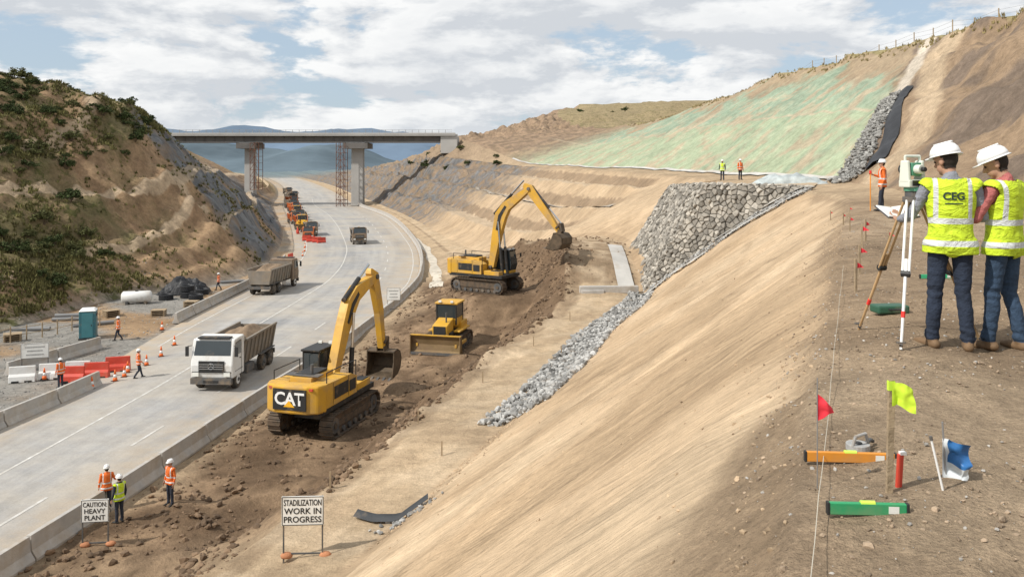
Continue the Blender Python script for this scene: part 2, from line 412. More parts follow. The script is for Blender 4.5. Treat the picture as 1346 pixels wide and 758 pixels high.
# soft tool marks run down the face, broken up by patches
wob=T.vmath('ADD',pos,T.vmath('MULTIPLY',T.new('ShaderNodeTexNoise').outputs['Color'],(0,0,0)))
rv=T.mapping(T.mapping(wob,rot=(0,0,-ang)),sc=(.085,1,0))
st1=T.noise(rv,1.1,3,.55,.4); st2=T.noise(rv,5.0,5,.72,.15); st3=T.noise(T.mapping(rv,sc=(1.4,1,1),loc=(3,7,0)),2.2,4,.65,.4)
crk=T.mr(T.math('ABSOLUTE',T.math('SUBTRACT',st3,.5)),0,.03,.74,1)
patch=T.mr(T.noise(pos,.6,4,.6),.38,.62,.25,1)
stc=T.math('MULTIPLY',T.mr(st1,.35,.65,.87,1.09),T.mr(st2,.36,.62,.76,1.12))
stc=T.math('MULTIPLY',stc,crk)
col=T.mix(T.math('MULTIPLY',mb_,patch),col,T.vmath('MULTIPLY',col,stc))
sn=T.noise(pos,.55,7,.74,.4)
scm=T.math('MULTIPLY',T.mr(sn,.515,.59,0,1),mr_)
sc_col=T.mix(T.mr(nm,.35,.65,0,1),(.045,.055,.018,1),(.130,.130,.045,1))
col=T.mix(T.math('MULTIPLY',scm,.87),col,sc_col)
rn=T.noise(T.mapping(pos,rot=(.3,.2,.5),sc=(1,1,.35)),.4,8,.72,.6)
rcol=T.mix(T.mr(rn,.36,.62,0,1),(.062,.072,.082,1),(.215,.23,.245,1))
rcol=T.mix(T.mr(nb,.5,.62,0,.6),rcol,(.25,.18,.12,1))
col=T.mix(T.math('MULTIPLY',mg_,.92),col,rcol)
gg=T.noise(pos,42,4,.8)
g2=T.mr(gg,.32,.68,.62,1.35)
gmask=T.math('MULTIPLY',mal,T.mr(nm,.42,.6,.35,1))
col=T.mix(gmask,col,T.vmath('MULTIPLY',col,g2))
T.put(b.inputs['Base Color'],col); b.inputs['Roughness'].default_value=.95; b.inputs['Specular IOR Level'].default_value=.1
hgt=T.math('ADD',T.math('MULTIPLY',nm,T.mr(mb_,0,1,.6,.18)),T.math('MULTIPLY',nfn,T.mr(mb_,0,1,.22,.09)))
hgt=T.math('ADD',hgt,T.math('MULTIPLY',T.math('MULTIPLY',T.math('ADD',T.math('MULTIPLY',st1,.4),T.math('ADD',T.math('MULTIPLY',st2,.34),T.math('MULTIPLY',crk,.08))),mb_),1.0))
hgt=T.math('ADD',hgt,T.math('MULTIPLY',T.math('MULTIPLY',rn,mg_),2.4))
hgt=T.math('ADD',hgt,T.math('MULTIPLY',gg,T.math('MULTIPLY',mal,.07)))
hgt=T.math('ADD',hgt,T.math('MULTIPLY',sn,T.math('MULTIPLY',mr_,2.0)))
T.put(b.inputs['Normal'],T.bump(hgt,1.0,.25))
me=npmesh('terrain',V,F,[tm],smooth=True)
at=me.attributes.new('Col','FLOAT_COLOR','POINT'); at.data.foreach_set('color',COL.ravel())
at=me.attributes.new('Msk','FLOAT_COLOR','POINT'); at.data.foreach_set('color',MSK.ravel())
tag(link(bpy.data.objects.new('terrain',me)),label="cut and graded earth terrain with tan slopes and scrub hills",kind='structure')
# ---------------- draped ribbons
def ribbon(name,pts,width,mat,off=.03,na=4,step=.6,crown=0,**k):
    pts=[Vector((p[0],p[1],0)) for p in pts]; tot=sum((b-a).length for a,b in zip(pts[:-1],pts[1:])); L=0
    samples=[]
    for a,b in zip(pts[:-1],pts[1:]):
        l=(b-a).length; n=max(1,int(l/step))
        for i in range(n): samples.append((a.lerp(b,i/n),(L+l*i/n)/tot))
        L+=l
    samples.append((pts[-1],1.0))
    Vv=[];Ff=[]
    for i,(p,s) in enumerate(samples):
        d=(samples[min(i+1,len(samples)-1)][0]-samples[max(i-1,0)][0]).normalized(); n=Vector((-d.y,d.x,0))
        wd=width(s) if callable(width) else width
        for j in range(na+1):
            q=p+n*wd*(j/na-.5); o=off(s) if callable(off) else off
            Vv.append((q.x,q.y,H(q.x,q.y)+o+crown*(1-abs(2*j/na-1))))
    m=na+1
    for i in range(len(samples)-1):
        for j in range(na): Ff.append((i*m+j,i*m+j+1,(i+1)*m+j+1,(i+1)*m+j))
    me=npmesh(name,Vv,Ff,[mat],smooth=True); o=bpy.data.objects.new(name,me); link(o); tag(o,**k); return o
# ---------------- road
rm=bpy.data.materials.new('dusty_road_surface'); rm.use_nodes=True; T=NT(rm.node_tree); b=T.n['Principled BSDF']
tcn=T.new('ShaderNodeTexCoord'); pos=tcn.outputs['Object']; uv=T.new('ShaderNodeUVMap').outputs[0]
su=T.new('ShaderNodeSeparateXYZ'); T.put(su.inputs[0],uv)
stv=T.mapping(uv,sc=(9,.02,1)); s1=T.noise(stv,1.,5,.65,.1)
n_a=T.noise(pos,.12,6,.65); n_b=T.noise(pos,14,4,.6); n_c=T.noise(pos,.9,6,.7)
col=T.mix(T.mr(s1,.35,.65,0,1),(.255,.255,.255,1),(.385,.375,.36,1))
col=T.mix(T.mr(n_a,.40,.60,0,.7),col,(.44,.395,.33,1))
col=T.vmath('MULTIPLY',col,T.mr(n_c,.3,.7,.86,1.1))
edge=T.math('ADD',T.mr(su.outputs[0],.68,1,0,.9),T.mr(su.outputs[0],.28,0,0,1.0))
dm=T.math('MULTIPLY',edge,T.mr(T.noise(pos,.5,6,.7),.36,.58,0,1))
col=T.mix(dm,col,(.42,.335,.24,1))
col=T.vmath('MULTIPLY',col,T.mr(n_b,.3,.7,.9,1.08))
T.put(b.inputs['Base Color'],col); b.inputs['Roughness'].default_value=.85; b.inputs['Specular IOR Level'].default_value=.25
T.put(b.inputs['Normal'],T.bump(n_b,.2,.02))
ry=np.concatenate([np.arange(8,200,1.0),np.arange(200,700,5)])
Vv=[];Ff=[];UV=[]
for i,y in enumerate(ry):
    X,_=row(y); L,R=X[5]-.05,X[6]+.35
    for j in range(9):
        Vv.append((L+(R-L)*j/8,y,.02+.10*(1-(2*j/8-1)**2)))
        UV.append((j/8,y))
for i in range(len(ry)-1):
    for j in range(8): Ff.append((i*9+j,i*9+j+1,(i+1)*9+j+1,(i+1)*9+j))
me=npmesh('road',Vv,Ff,[rm],smooth=True); ul=me.uv_layers.new(name='UVMap'); UVa=np.array(UV,np.float32)[np.array(Ff).ravel()]; ul.data.foreach_set('uv',UVa.ravel())
tag(link(bpy.data.objects.new('road',me)),label="dusty pale grey curving highway under construction",kind='structure')
def road_z(f): return .02+.10*(1-(2*f-1)**2)
wp=M('worn_road_paint',(.58,.57,.54),.7,var=.25,scale=3,dust=.55,dustcol=(.40,.37,.32))
def marking(f,y0,y1,wd,name='lane_marking',dash=None):
    segs=[];y=y0
    while y<y1:
        e=min(y+(dash[0] if dash else y1-y0),y1); segs.append((y,e)); y=e+(dash[1] if dash else 1)
    Vv=[];Ff=[]
    for a,e in segs:
        n=max(2,int((e-a)/1.5)); base=len(Vv)
        for i in range(n+1):
            y=a+(e-a)*i/n; X,_=row(y); L,R=X[5]-.05,X[6]+.35; x=L+(R-L)*f; z=road_z(f)+.008
            X2,_=row(y+.5); dx=((X2[5]+X2[6])-(X[5]+X[6])); nrm=math.sqrt(1+dx*dx)
            Vv+= [(x-wd/2*nrm,y,z),(x+wd/2*nrm,y,z)]
        for i in range(n): q=base+2*i; Ff.append((q,q+1,q+3,q+2))
    tag(link(bpy.data.objects.new(name,npmesh(name,Vv,Ff,[wp]))),label="worn white painted road line",kind='structure')
marking(.43,10,300,.14); marking(.76,12,300,.14,dash=(3,6)); marking(.955,10,300,.11); marking(.10,60,300,.12)
# ---------------- distant hills
hm=M('hazy_blue_hills',(.135,.185,.25),1,var=.25,scale=.004,spec=0)  # aerial haze of both far hill layers is painted into their base colour
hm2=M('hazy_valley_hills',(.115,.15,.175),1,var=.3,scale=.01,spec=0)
def hills(name,Y0,Y1,x0,x1,prof,mat,seed,label,fr=.0025,am=.14):
    nx,ny=240,24; Vv=[]
    for j in range(ny+1):
        y=Y0+(Y1-Y0)*j/ny; s=math.sin(math.pi*j/ny)
        for i in range(nx+1):
            x=x0+(x1-x0)*i/nx; h=prof(x/((Y0+Y1)/2)*1100+673)
            Vv.append((x,y,-6+h*s*(.95+am*noise.fractal(Vector((x*fr,y*fr*.5,seed)),1,2,6))))
    a=np.arange(ny)[:,None]*(nx+1)+np.arange(nx)[None,:]
    tag(link(bpy.data.objects.new(name,npmesh(name,Vv,np.stack([a,a+1,a+nx+2,a+nx+1],-1).reshape(-1,4),[mat],smooth=True))),label=label,kind='structure')
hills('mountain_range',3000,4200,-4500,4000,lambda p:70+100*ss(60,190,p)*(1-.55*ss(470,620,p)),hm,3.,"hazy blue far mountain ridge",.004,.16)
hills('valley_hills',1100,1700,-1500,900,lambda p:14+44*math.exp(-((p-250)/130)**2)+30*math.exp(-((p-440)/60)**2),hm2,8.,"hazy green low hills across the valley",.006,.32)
# ---------------- concrete barriers
conc=M('weathered_concrete',(.42,.40,.37),.9,var=.22,scale=1.2,bump=.3,bscale=12,dust=.3,dustcol=(.34,.27,.19))
conc2=M('pale_concrete',(.46,.445,.415),.9,var=.2,scale=.5,bump=.15,bscale=6,dust=.2)
B=MB(); pr=[(-.30,0),(.30,0),(.30,.10),(.13,.36),(.09,.86),(-.09,.86),(-.13,.36),(-.30,.10)]
bar0=B.prism(pr,-1.96,1.96,conc,axis='y').obj('concrete_barrier',bevel=.015)
def place_line(src,pts,seg,first,**k):
    pts=[Vector(p) for p in pts]; cum=[0]
    for a,b in zip(pts[:-1],pts[1:]): cum.append(cum[-1]+(b-a).length)
    def at(s):
        i=0
        while i<len(cum)-2 and cum[i+1]<s: i+=1
        return pts[i].lerp(pts[i+1],(s-cum[i])/(cum[i+1]-cum[i]))
    n=int(cum[-1]/seg)
    for i in range(n):
        a=at(i*seg); b=at((i+1)*seg-.001); m=(a+b)/2; d=b-a; rz=math.atan2(d.y,d.x)-math.pi/2+random.uniform(-.012,.012)
        if first and i==0: src.location=m; src.rotation_euler=(0,0,rz); tag(src,**k)
        else: copy_thing(src,m,rz,**k)
kb=dict(label="weathered precast concrete barrier segment along the road edge",category="barrier",group="concrete barriers along the road")
place_line(bar0,[(row(y)[0][6]+.75,y,0.0) for y in np.arange(16,262,2.)],4.0,True,**kb)
place_line(bar0,[(-26.1,38,.0),(-25.0,46,.0),(-24.5,51.5,.0)],4.0,False,**kb)
place_line(bar0,[(-31.4,52,.0),(-28.4,63.5,.0)],4.0,False,**kb)
place_line(bar0,[(row(y)[0][5]-.45,y,0.0) for y in np.arange(69,115,2.)],4.0,False,**kb)
# ---------------- stones
def ico(sub):
    import bmesh
    bm=bmesh.new(); bmesh.ops.create_icosphere(bm,subdivisions=sub,radius=1)
    V=np.array([v.co[:] for v in bm.verts]); F=np.array([[v.index for v in f.verts] for f in bm.faces]); bm.free(); return V,F
def stone_variants(sub,n=8,rough=.35,seed=1):
    V,F=ico(sub); out=[]
    for k in range(n):
        W=V.copy()
        rs=np.random.RandomState(seed+k)
        for c in range(9):
            d=rs.normal(size=3); d/=np.linalg.norm(d); h=rs.uniform(.45,.8)
            p=W@d; W=W-np.outer(np.maximum(p-h,0),d)
        for i in range(len(W)): W[i]*=1+rough*.3*noise.noise(Vector(W[i]*1.7+k*7))
        out.append(W)
    return out,F
def rotmats(n,rs):
    q=rs.normal(size=(n,4)); q/=np.linalg.norm(q,axis=1)[:,None]; w_,x,y,z=q.T
    return np.stack([np.stack([1-2*(y*y+z*z),2*(x*y-z*w_),2*(x*z+y*w_)],-1),np.stack([2*(x*y+z*w_),1-2*(x*x+z*z),2*(y*z-x*w_)],-1),np.stack([2*(x*z-y*w_),2*(y*z+x*w_),1-2*(x*x+y*y)],-1)],1)
def scatter(name,P,S,mat,sub=1,seed=1,squash=.7,smooth=False,**k):
    P=np.array(P);S=np.array(S); n=len(P); rs=np.random.RandomState(seed); vs,Fv=stone_variants(sub,8,seed=seed*13)
    R=rotmats(n,rs); Vs=[];Fs=[];o=0; nv=len(vs[0])
    for i in range(n):
        A=vs[rs.randint(8)]*np.array([1,rs.uniform(.6,1),rs.uniform(.5,.95)])
        A=(A@R[i].T)*S[i]; A[:,2]*=squash; Vs.append(A+P[i]); Fs.append(Fv+o); o+=nv
    ob=bpy.data.objects.new(name,npmesh(name,np.concatenate(Vs),np.concatenate(Fs),[mat],smooth=smooth)); link(ob); tag(ob,**k); return ob
mrock=M('grey_riprap_rock',(.31,.305,.29),.9,var=.3,scale=2.5,bump=.5,bscale=9,island=.5,dust=.12)
mrock2=M('dark_channel_rock',(.24,.235,.22),.9,var=.3,scale=2.5,bump=.5,bscale=9,island=.5)
mpeb=M('mixed_pebbles',(.30,.225,.155),.9,var=.25,scale=9,bump=.4,bscale=40,island=.45)
mclod=M('brown_soil_clods',(.165,.11,.068),.95,var=.3,scale=4,bump=.5,bscale=20,island=.4)
mwall=M('dry_stone_masonry',(.31,.285,.245),.9,var=.4,scale=1.6,bump=.7,bscale=7,island=.45)
ca_=Vector((.15,33.4,0)); cb_=Vector((9.2,59.0,0)); dd=(cb_-ca_).normalized(); nn=Vector((-dd.y,dd.x,0))
P=[];S=[]; rs=random.Random(3)
for i in range(3300):
    s=rs.random(); wd=3.1*(1-s)+1.8*s; o=rs.uniform(-.5,.5)*wd+.25*math.sin(s*9)
    p=ca_.lerp(cb_,s)-nn*(o-.15); sz=rs.uniform(.10,.23); P.append((p.x,p.y,H(p.x,p.y)+rs.uniform(-.02,.16))); S.append(sz)
scatter('rock_lined_drain',P,S,mrock,2,5,.8,label="bed of loose grey riprap rock along the slope toe",category="rocks",kind='stuff')
ua=Vector((9.6,59.0,0)); ub=Vector((17.6,49.6,0)); P=[];S=[]
du=(ub-ua).normalized(); nu=Vector((-du.y,du.x,0))
for i in range(1000):
    s=rs.random(); o=rs.uniform(-.5,.5)*.95; p=ua.lerp(ub,s)+nu*o; P.append((p.x,p.y,H(p.x,p.y)+rs.uniform(0,.14))); S.append(rs.uniform(.07,.15))
scatter('gravel_drain',P,S,mrock,1,6,.8,label="narrow gravel drain running down the slope beside the stone wall",category="rocks",kind='stuff')
for sgn in(-1,1):
    ribbon('drain_kerb',[tuple((ua+nu*sgn*.66)[:2]),tuple((ub+nu*sgn*.66)[:2])],.24,conc2,off=.20,na=3,label="pale concrete kerb edging the gravel drain",category="kerb",group="drain kerbs")
ka=Vector((22.6,57,0)); kb_=Vector((31.6,69.8,0)); P=[];S=[]; dk=(kb_-ka).normalized(); nk=Vector((-dk.y,dk.x,0))
for i in range(1500):
    s=rs.random(); wd=2.5*(1-s)+1.4*s; p=ka.lerp(kb_,s)+nk*rs.uniform(-.5,.5)*wd; P.append((p.x,p.y,H(p.x,p.y)+rs.uniform(.05,.3))); S.append(rs.uniform(.12,.25))
scatter('rock_channel',P,S,mrock2,1,8,.8,label="grey rock lined channel running down the green slope",category="rocks",kind='stuff')
liner=M('black_geotextile',(.035,.038,.042),.7,var=.4,scale=1,bump=.8,bscale=2,dust=.22)
tarp=M('black_tarpaulin',(.022,.023,.026),.55,var=.4,scale=1,bump=.8,bscale=2)
lp_=[]
for i in range(9):
    s=i/8; q=ka.lerp(kb_,s)-nk*(1.85-.5*s+.3*math.sin(s*6)); lp_.append((q.x,q.y))
ribbon('drainage_liner',lp_,lambda s:1.3-.35*s,tarp,off=.14,na=6,crown=.20,label="black geotextile liner strip beside the rock channel",category="liner")
ribbon('concrete_channel',[(8.3,60.2),(8.4,65),(8.7,71)],1.2,conc2,off=.14,na=4,label="pale concrete drainage channel at the stone wall foot",category="drain",kind='structure')
B=MB(); B.box((0,0,.15),(4.2,.45,.5),conc); B.box((-1.2,-.1,-.05),(1.6,.7,.4),conc); B.obj('concrete_headwall',loc=(6.9,59.6,H(6.9,59.6)),rot=(0,0,.05),bevel=.03,label="low concrete headwall across the end of the rock drain",category="wall")
ribbon('slope_drain',[(XT(y,11.0),y) for y in np.arange(60,220,4.)],.5,conc2,off=.12,na=2,step=2,label="thin concrete drain at the foot of the green slope",category="drain")
drub=M('drain_rubble',(.31,.27,.22),.95,var=.5,scale=1.5,bump=.8,bscale=4)
ribbon('berm_drain',[(XT(y,9.55),y) for y in np.arange(90,205,4.)],.8,drub,off=.14,na=2,step=1.5,label="rubble filled drain along the bench of the bare slope",category="drain")
ribbon('pale_ditch',[(-7.6,84),(-8.6,96),(-10.6,112),(-13.4,130),(-18,150)],lambda s:1.3-.4*s+.3*math.sin(s*30),M('pale_silt',(.50,.45,.37),.9,var=.3,scale=1,bump=.4,bscale=4),off=.03,na=4,label="pale silt filled ditch beside the road",kind='structure')
# ---------------- stone wall
A_=Vector((17.9,50.4,11.8));B_=Vector((13.1,56.6,11.8));C_=Vector((13.4,71,11.3));Bp=Vector((9.5,60.0,4.0));Cp=Vector((10.0,71,5.9)); Ap=Vector((17.0,51.4,10.8))
B=MB(); bk=M('wall_core_mortar',(.085,.074,.06),.95,var=.3,scale=2); fillm=M('compacted_fill',(.42,.32,.21),.95,var=.25,scale=.8,bump=.5,bscale=5)
inn=Vector((.15,.14,-.1))
B.add([A_+inn,B_+inn,Bp+inn,Ap+inn,C_+inn,Cp+inn],[(0,1,2,3),(1,4,2),(4,5,2)],bk)
B.add([A_+inn,B_+inn,C_+inn,(20,70,11.8),(20.5,56,11.9)],[(0,4,3,2,1)],fillm)
B.add([C_+inn,Cp+inn,(18,72,5),(18,72,11.8)],[(0,1,2,3)],fillm)
wallo=B.obj('stone_retaining_wall',label="steep battered dry stone retaining wall at the bench corner",category="wall")
def clip(poly,a,b,c):
    out=[]
    for i in range(len(poly)):
        p=poly[i];q=poly[(i+1)%len(poly)]; dp=a*p[0]+b*p[1]-c; dq=a*q[0]+b*q[1]-c
        if dp<=0: out.append(p)
        if dp*dq<0: s=dp/(dp-dq); out.append((p[0]+(q[0]-p[0])*s,p[1]+(q[1]-p[1])*s))
    return out
def packed(Bm,pts,size,out_hint,mat,dmax=.22):
    o=pts[0]; ex=(pts[1]-o).normalized(); nr=ex.cross(pts[-1]-o).normalized()
    if nr.dot(out_hint)<0: nr=-nr
    ey=nr.cross(ex)
    P2=[((p-o).dot(ex),(p-o).dot(ey)) for p in pts]
    xs=[p[0] for p in P2]; ys=[p[1] for p in P2]; seeds=[]; j=0; yy=min(ys)
    while yy<max(ys):
        xx=min(xs)+(size*.5 if j%2 else 0)
        while xx<max(xs): seeds.append((xx+rs.uniform(-.3,.3)*size,yy+rs.uniform(-.22,.22)*size)); xx+=size*rs.uniform(.8,1.6)
        yy+=size*.66; j+=1
    for i,s in enumerate(seeds):
        cell=list(P2)
        for k_,q in enumerate(seeds):
            if k_==i: continue
            dx=q[0]-s[0];dy=q[1]-s[1]; d2=dx*dx+dy*dy
            if d2>(2.6*size)**2: continue
            cell=clip(cell,dx,dy,(q[0]**2+q[1]**2-s[0]**2-s[1]**2)/2)
            if len(cell)<3: break
        if len(cell)<3: continue
        ar=abs(sum(cell[m][0]*cell[(m+1)%len(cell)][1]-cell[(m+1)%len(cell)][0]*cell[m][1] for m in range(len(cell))))/2
        if ar<.012: continue
        cx=sum(p[0] for p in cell)/len(cell);cy=sum(p[1] for p in cell)/len(cell); r=math.sqrt(ar/3.14); d=rs.uniform(.05,dmax); n=len(cell); tx,ty=rs.uniform(-.3,.3),rs.uniform(-.3,.3)
        Vv=[]
        for sc_,dep in((1-.018/r,-.1),(1-.024/r,d*.6),(1-.06/r,d)):
            for p in cell:
                x=cx+(p[0]-cx)*sc_; y=cy+(p[1]-cy)*sc_; dd_=dep+((x-cx)*tx+(y-cy)*ty if dep>0 else 0)
                Vv.append(o+ex*x+ey*y+nr*dd_)
        Ff=[]
        for L_ in(0,1):
            for m in range(n): Ff.append((L_*n+m,L_*n+(m+1)%n,(L_+1)*n+(m+1)%n,(L_+1)*n+m))
        Ff.append(tuple(range(2*n,3*n))); Bm.add(Vv,Ff,mat)
B=MB(); hint=Vector((-1,-.1,.5))
packed(B,[A_,B_,Bp,Ap],.40,Vector((-.7,-1,.3)),mwall,.20); packed(B,[B_,C_,Bp],.42,hint,mwall,.20); packed(B,[C_,Cp,Bp],.42,hint,mwall,.20)
B.obj('masonry_face',wallo)
P=[];S=[]
for i in range(60): 
    s=i/59; p=(A_.lerp(B_,s*2) if s<.5 else B_.lerp(C_,s*2-1)); P.append((p.x+.15,p.y+.15,p.z+.02)); S.append(rs.uniform(.20,.28))
for i in range(20):
    p=B_.lerp(Bp,i/19); P.append((p.x,p.y,p.z)); S.append(rs.uniform(.24,.30))
st=scatter('coping',P,S,mwall,2,9,.7); st.parent=wallo
# ---------------- pebbles and clods
P=[];S=[]
while len(P)<14000:
    y=2.6+24*rs.random()**1.9; x=rs.uniform(0,18); X=row(y)[0]
    if X[10]-.45<x<X[11] and x/y<.66 and x/y>.0:
        if noise.noise(Vector((x*.8,y*.8,2)))<rs.uniform(-.6,.35): continue
        sz=.004+.020*rs.random()**4+ (.03*rs.random() if rs.random()<.015 else 0); P.append((x,y,H(x,y)+sz*.15)); S.append(sz)
scatter('gravel',P[:11500],S[:11500],mpeb,1,11,.75,label="loose brown gravel and pebbles on the terrace",category="gravel",kind='stuff')
scatter('grey_gravel',P[11500:],S[11500:],M('grey_pebbles',(.34,.32,.29),.9,var=.25,scale=9,island=.35),1,31,.75,label="scattered pale grey pebbles on the terrace",category="gravel",kind='stuff')
P=[];S=[]
while len(P)<6500:
    y=rs.uniform(24,84); t=rs.uniform(6.15,8.05) if rs.random()<.85 else rs.uniform(8.0,9.0)
    if t>8.1 and not 61<y<84: continue
    x=XT(y,t)
    if noise.noise(Vector((x*.35,y*.35,6)))<rs.uniform(-.4,.3): continue
    sz=.04+.20*rs.random()**3.2; P.append((x,y,H(x,y)+sz*.15)); S.append(sz)
scatter('soil_clods',P,S,mclod,1,12,.8,label="excavated brown soil clods on the dug ground",category="soil",kind='stuff')
P=[];S=[]
for i in range(1200):
    y=rs.uniform(24,62); t=9+abs(rs.gauss(0,.06)); x=XT(y,t); sz=.03+.06*rs.random()**3; P.append((x,y,H(x,y)+sz*.1)); S.append(sz)
for i in range(900):
    y=3+27*rs.random(); t=10.0-abs(rs.gauss(0,.035)); x=XT(y,t); sz=.006+.03*rs.random()**3; P.append((x,y,H(x,y)+sz*.1)); S.append(sz)
for i in range(900):
    y=5+40*rs.random()**1.3; t=rs.uniform(9.05,9.95); x=XT(y,t)
    if noise.noise(Vector((x*.3,y*.3,12)))<0: continue
    sz=(.006+.02*rs.random()**3)*(1+y/25); P.append((x,y,H(x,y)+sz*.1)); S.append(sz)
scatter('slope_rubble',P,S,M('tan_soil_clods',(.38,.28,.18),.95,var=.3,scale=4,island=.35),1,18,.8,label="small tan soil lumps scattered on the slope edges",category="soil",kind='stuff')
P=[];S=[]
for i in range(2600):
    y=rs.uniform(36,88); x=rs.uniform(-40,XT(y,5)-.3); sz=.03+.09*rs.random()**2.5
    if x/y<-.63: continue
    P.append((x,y,H(x,y)+.02)); S.append(sz)
scatter('crushed_stone',P,S,M('grey_crushed_stone',(.27,.265,.25),.95,var=.3,scale=5,island=.4),1,14,.7,label="grey crushed stone spread beside the road",category="gravel",kind='stuff')
# ---------------- vegetation
leafm=[M('scrub_leaves',(.050,.068,.022),.8,var=.4,scale=1.5,island=.5,spec=.2),M('dry_scrub_leaves',(.105,.110,.042),.8,var=.4,scale=1.5,island=.5,spec=.2)]
bark=M('shrub_bark',(.12,.09,.06),.9,var=.3,scale=6,bump=.5)
def foliage(n_cl,per,R,leaf,seed,base=.0):
    rs_=np.random.RandomState(seed); Vs=[];Fs=[];o=0
    for c in range(n_cl):
        d=rs_.normal(size=3); d/=np.linalg.norm(d); d[2]=abs(d[2])*.9-.1; r=rs_.uniform(.3,1)
        cc=np.array(R)*d*r; cc[2]+=base; cr=rs_.uniform(.22,.42)*min(R)
        m=per; pts=rs_.normal(size=(m,3)); pts/=np.linalg.norm(pts,axis=1)[:,None]; pts=pts*(rs_.uniform(.4,1,size=(m,1)))*cr*np.array([1,1,.75])+cc
        pts[:,2]=np.maximum(pts[:,2],.02)
        u=rs_.normal(size=(m,3)); u/=np.linalg.norm(u,axis=1)[:,None]; w_=rs_.normal(size=(m,3)); w_-= (w_*u).sum(1)[:,None]*u; w_/=np.linalg.norm(w_,axis=1)[:,None]
        s=rs_.uniform(.6,1.3,size=(m,1))*leaf
        q=np.stack([pts-u*s,pts-w_*s*.5,pts+u*s,pts+w_*s*.5],1).reshape(-1,3); Vs.append(q); Fs.append(np.arange(4*m).reshape(-1,4)+o); o+=4*m
    return np.concatenate(Vs),np.concatenate(Fs)
shr=[]
for kx in range(5):
    Vf,Ff=foliage(20,55,(1.0,1.0,.85),.09,40+kx,.35)
    B=MB()
    for j in range(5):
        a=rs.uniform(0,6.28); B.cyl((0,0,-.2),(math.cos(a)*.5,math.sin(a)*.5,.7),.05,bark,r1=.015,n=6)
    sm=B.mesh('stem')
    root=empty('shrub',label='x'); o=bpy.data.objects.new('crown',npmesh('crown',Vf,Ff,[leafm[kx%2 if kx<4 else 0]])); link(o,root)
    o2=bpy.data.objects.new('stem',sm); link(o2,root); shr.append(root)
lab={0:"dark green rounded scrub bush on the hillside",1:"dry olive scrub bush on the hillside"}
used=[False]*5
spots=[]
while len(spots)<135:
    y=rs.uniform(68,125); t=rs.uniform(.8,2.9 if rs.random()<.5 else 3.8); x=XT(y,t)
    if x/y<-.64 : continue
    if t>2.4 and y>86: continue
    if noise.noise(Vector((x*.09,y*.09,4)))<rs.uniform(-.35,.25): continue
    spots.append((x,y,0,rs.uniform(.35,1.0)+(.5 if rs.random()<.15 else 0)))
spots+=[(x,y,0,s) for x,y,s in [(-62,105,1.6),(-59,103,1.4),(-47,84,1.5),(-45,82,1.2),(-46.5,88,1.4),(-44,86,1.3),(-50,95,1.3),(-51,90,1.4),(-48.5,91,1.2)]]
for y in np.arange(215,300,8): spots.append((XT(y,9.8+rs.random()*.5)+rs.uniform(-3,3),y,0,rs.uniform(1.,1.9)))
for i in range(10): y=rs.uniform(330,520); spots.append((XT(y,rs.uniform(11.9,12.3)),y,0,rs.uniform(1.4,2.2)))
for y in (95,120,160,190): spots.append((XT(y,12.25),y,0,1.1))
for x,y,z,s in spots:
    kx=rs.randrange(5); z=H(x,y); kw=dict(label=lab[kx%2 if kx<4 else 0],category='bush',group='scrub bushes on the hills')
    if not used[kx]: used[kx]=True; o=shr[kx]; o.location=(x,y,z-.05); o.scale=(s,s,s*.9); tag(o,**kw)
    else: o=copy_thing(shr[kx],(x,y,z-.05),rs.uniform(0,6.28),(s,s,s*.9),**kw)
def tufts(name,pts,mat,h,label):
    n=len(pts); m=9; rs_=np.random.RandomState(5); P=np.repeat(np.array(pts),m,0); N=len(P)
    a=rs_.uniform(0,6.28,N); sp_=rs_.uniform(.0,.35,N)*h*2; P[:,0]+=np.cos(a)*sp_; P[:,1]+=np.sin(a)*sp_
    hh=rs_.uniform(.4,1.2,N)*h; wv=rs_.uniform(.06,.16,N)*h*2; b2=rs_.uniform(0,6.28,N)
    dx=np.cos(b2)*wv; dy=np.sin(b2)*wv; lx=rs_.normal(size=N)*.3*hh; ly=rs_.normal(size=N)*.3*hh
    v0=P+np.stack([-dx,-dy,-.05+0*dx],1); v1=P+np.stack([dx,dy,-.05+0*dx],1); v2=P+np.stack([lx,ly,hh],1)
    Vv=np.stack([v0,v1,v2],1).reshape(-1,3); Fv=np.arange(3*N).reshape(-1,3)
    tag(link(bpy.data.objects.new(name,npmesh(name,Vv,Fv,[mat]))),label=label,category='grass',kind='stuff')
P=[]
while len(P)<8000:
    y=rs.uniform(62,140); t=rs.uniform(.8,3.9); x=XT(y,t)
    if x/y<-.64: continue
    if t>2.3 and y>86 and rs.random()<.92: continue
    if noise.noise(Vector((x*.2,y*.2,8)))<rs.uniform(-.3,.45): continue
    P.append((x,y,H(x,y)))
tufts('scrub_grass',P,M('olive_scrub_grass',(.140,.130,.052),.9,var=.4,scale=.6,island=.55,spec=.1),.34,"tufts of dry olive scrub grass on the hillside")
P=[]
while len(P)<3000:
    y=rs.uniform(40,220); t=rs.uniform(11.93,12.35); x=XT(y,t); P.append((x,y,H(x,y)))
tufts('ridge_grass',P,M('dry_ridge_grass',(.26,.21,.10),.9,var=.3,scale=.6,island=.4,spec=.1),.28,"dry grass along the ridge top")
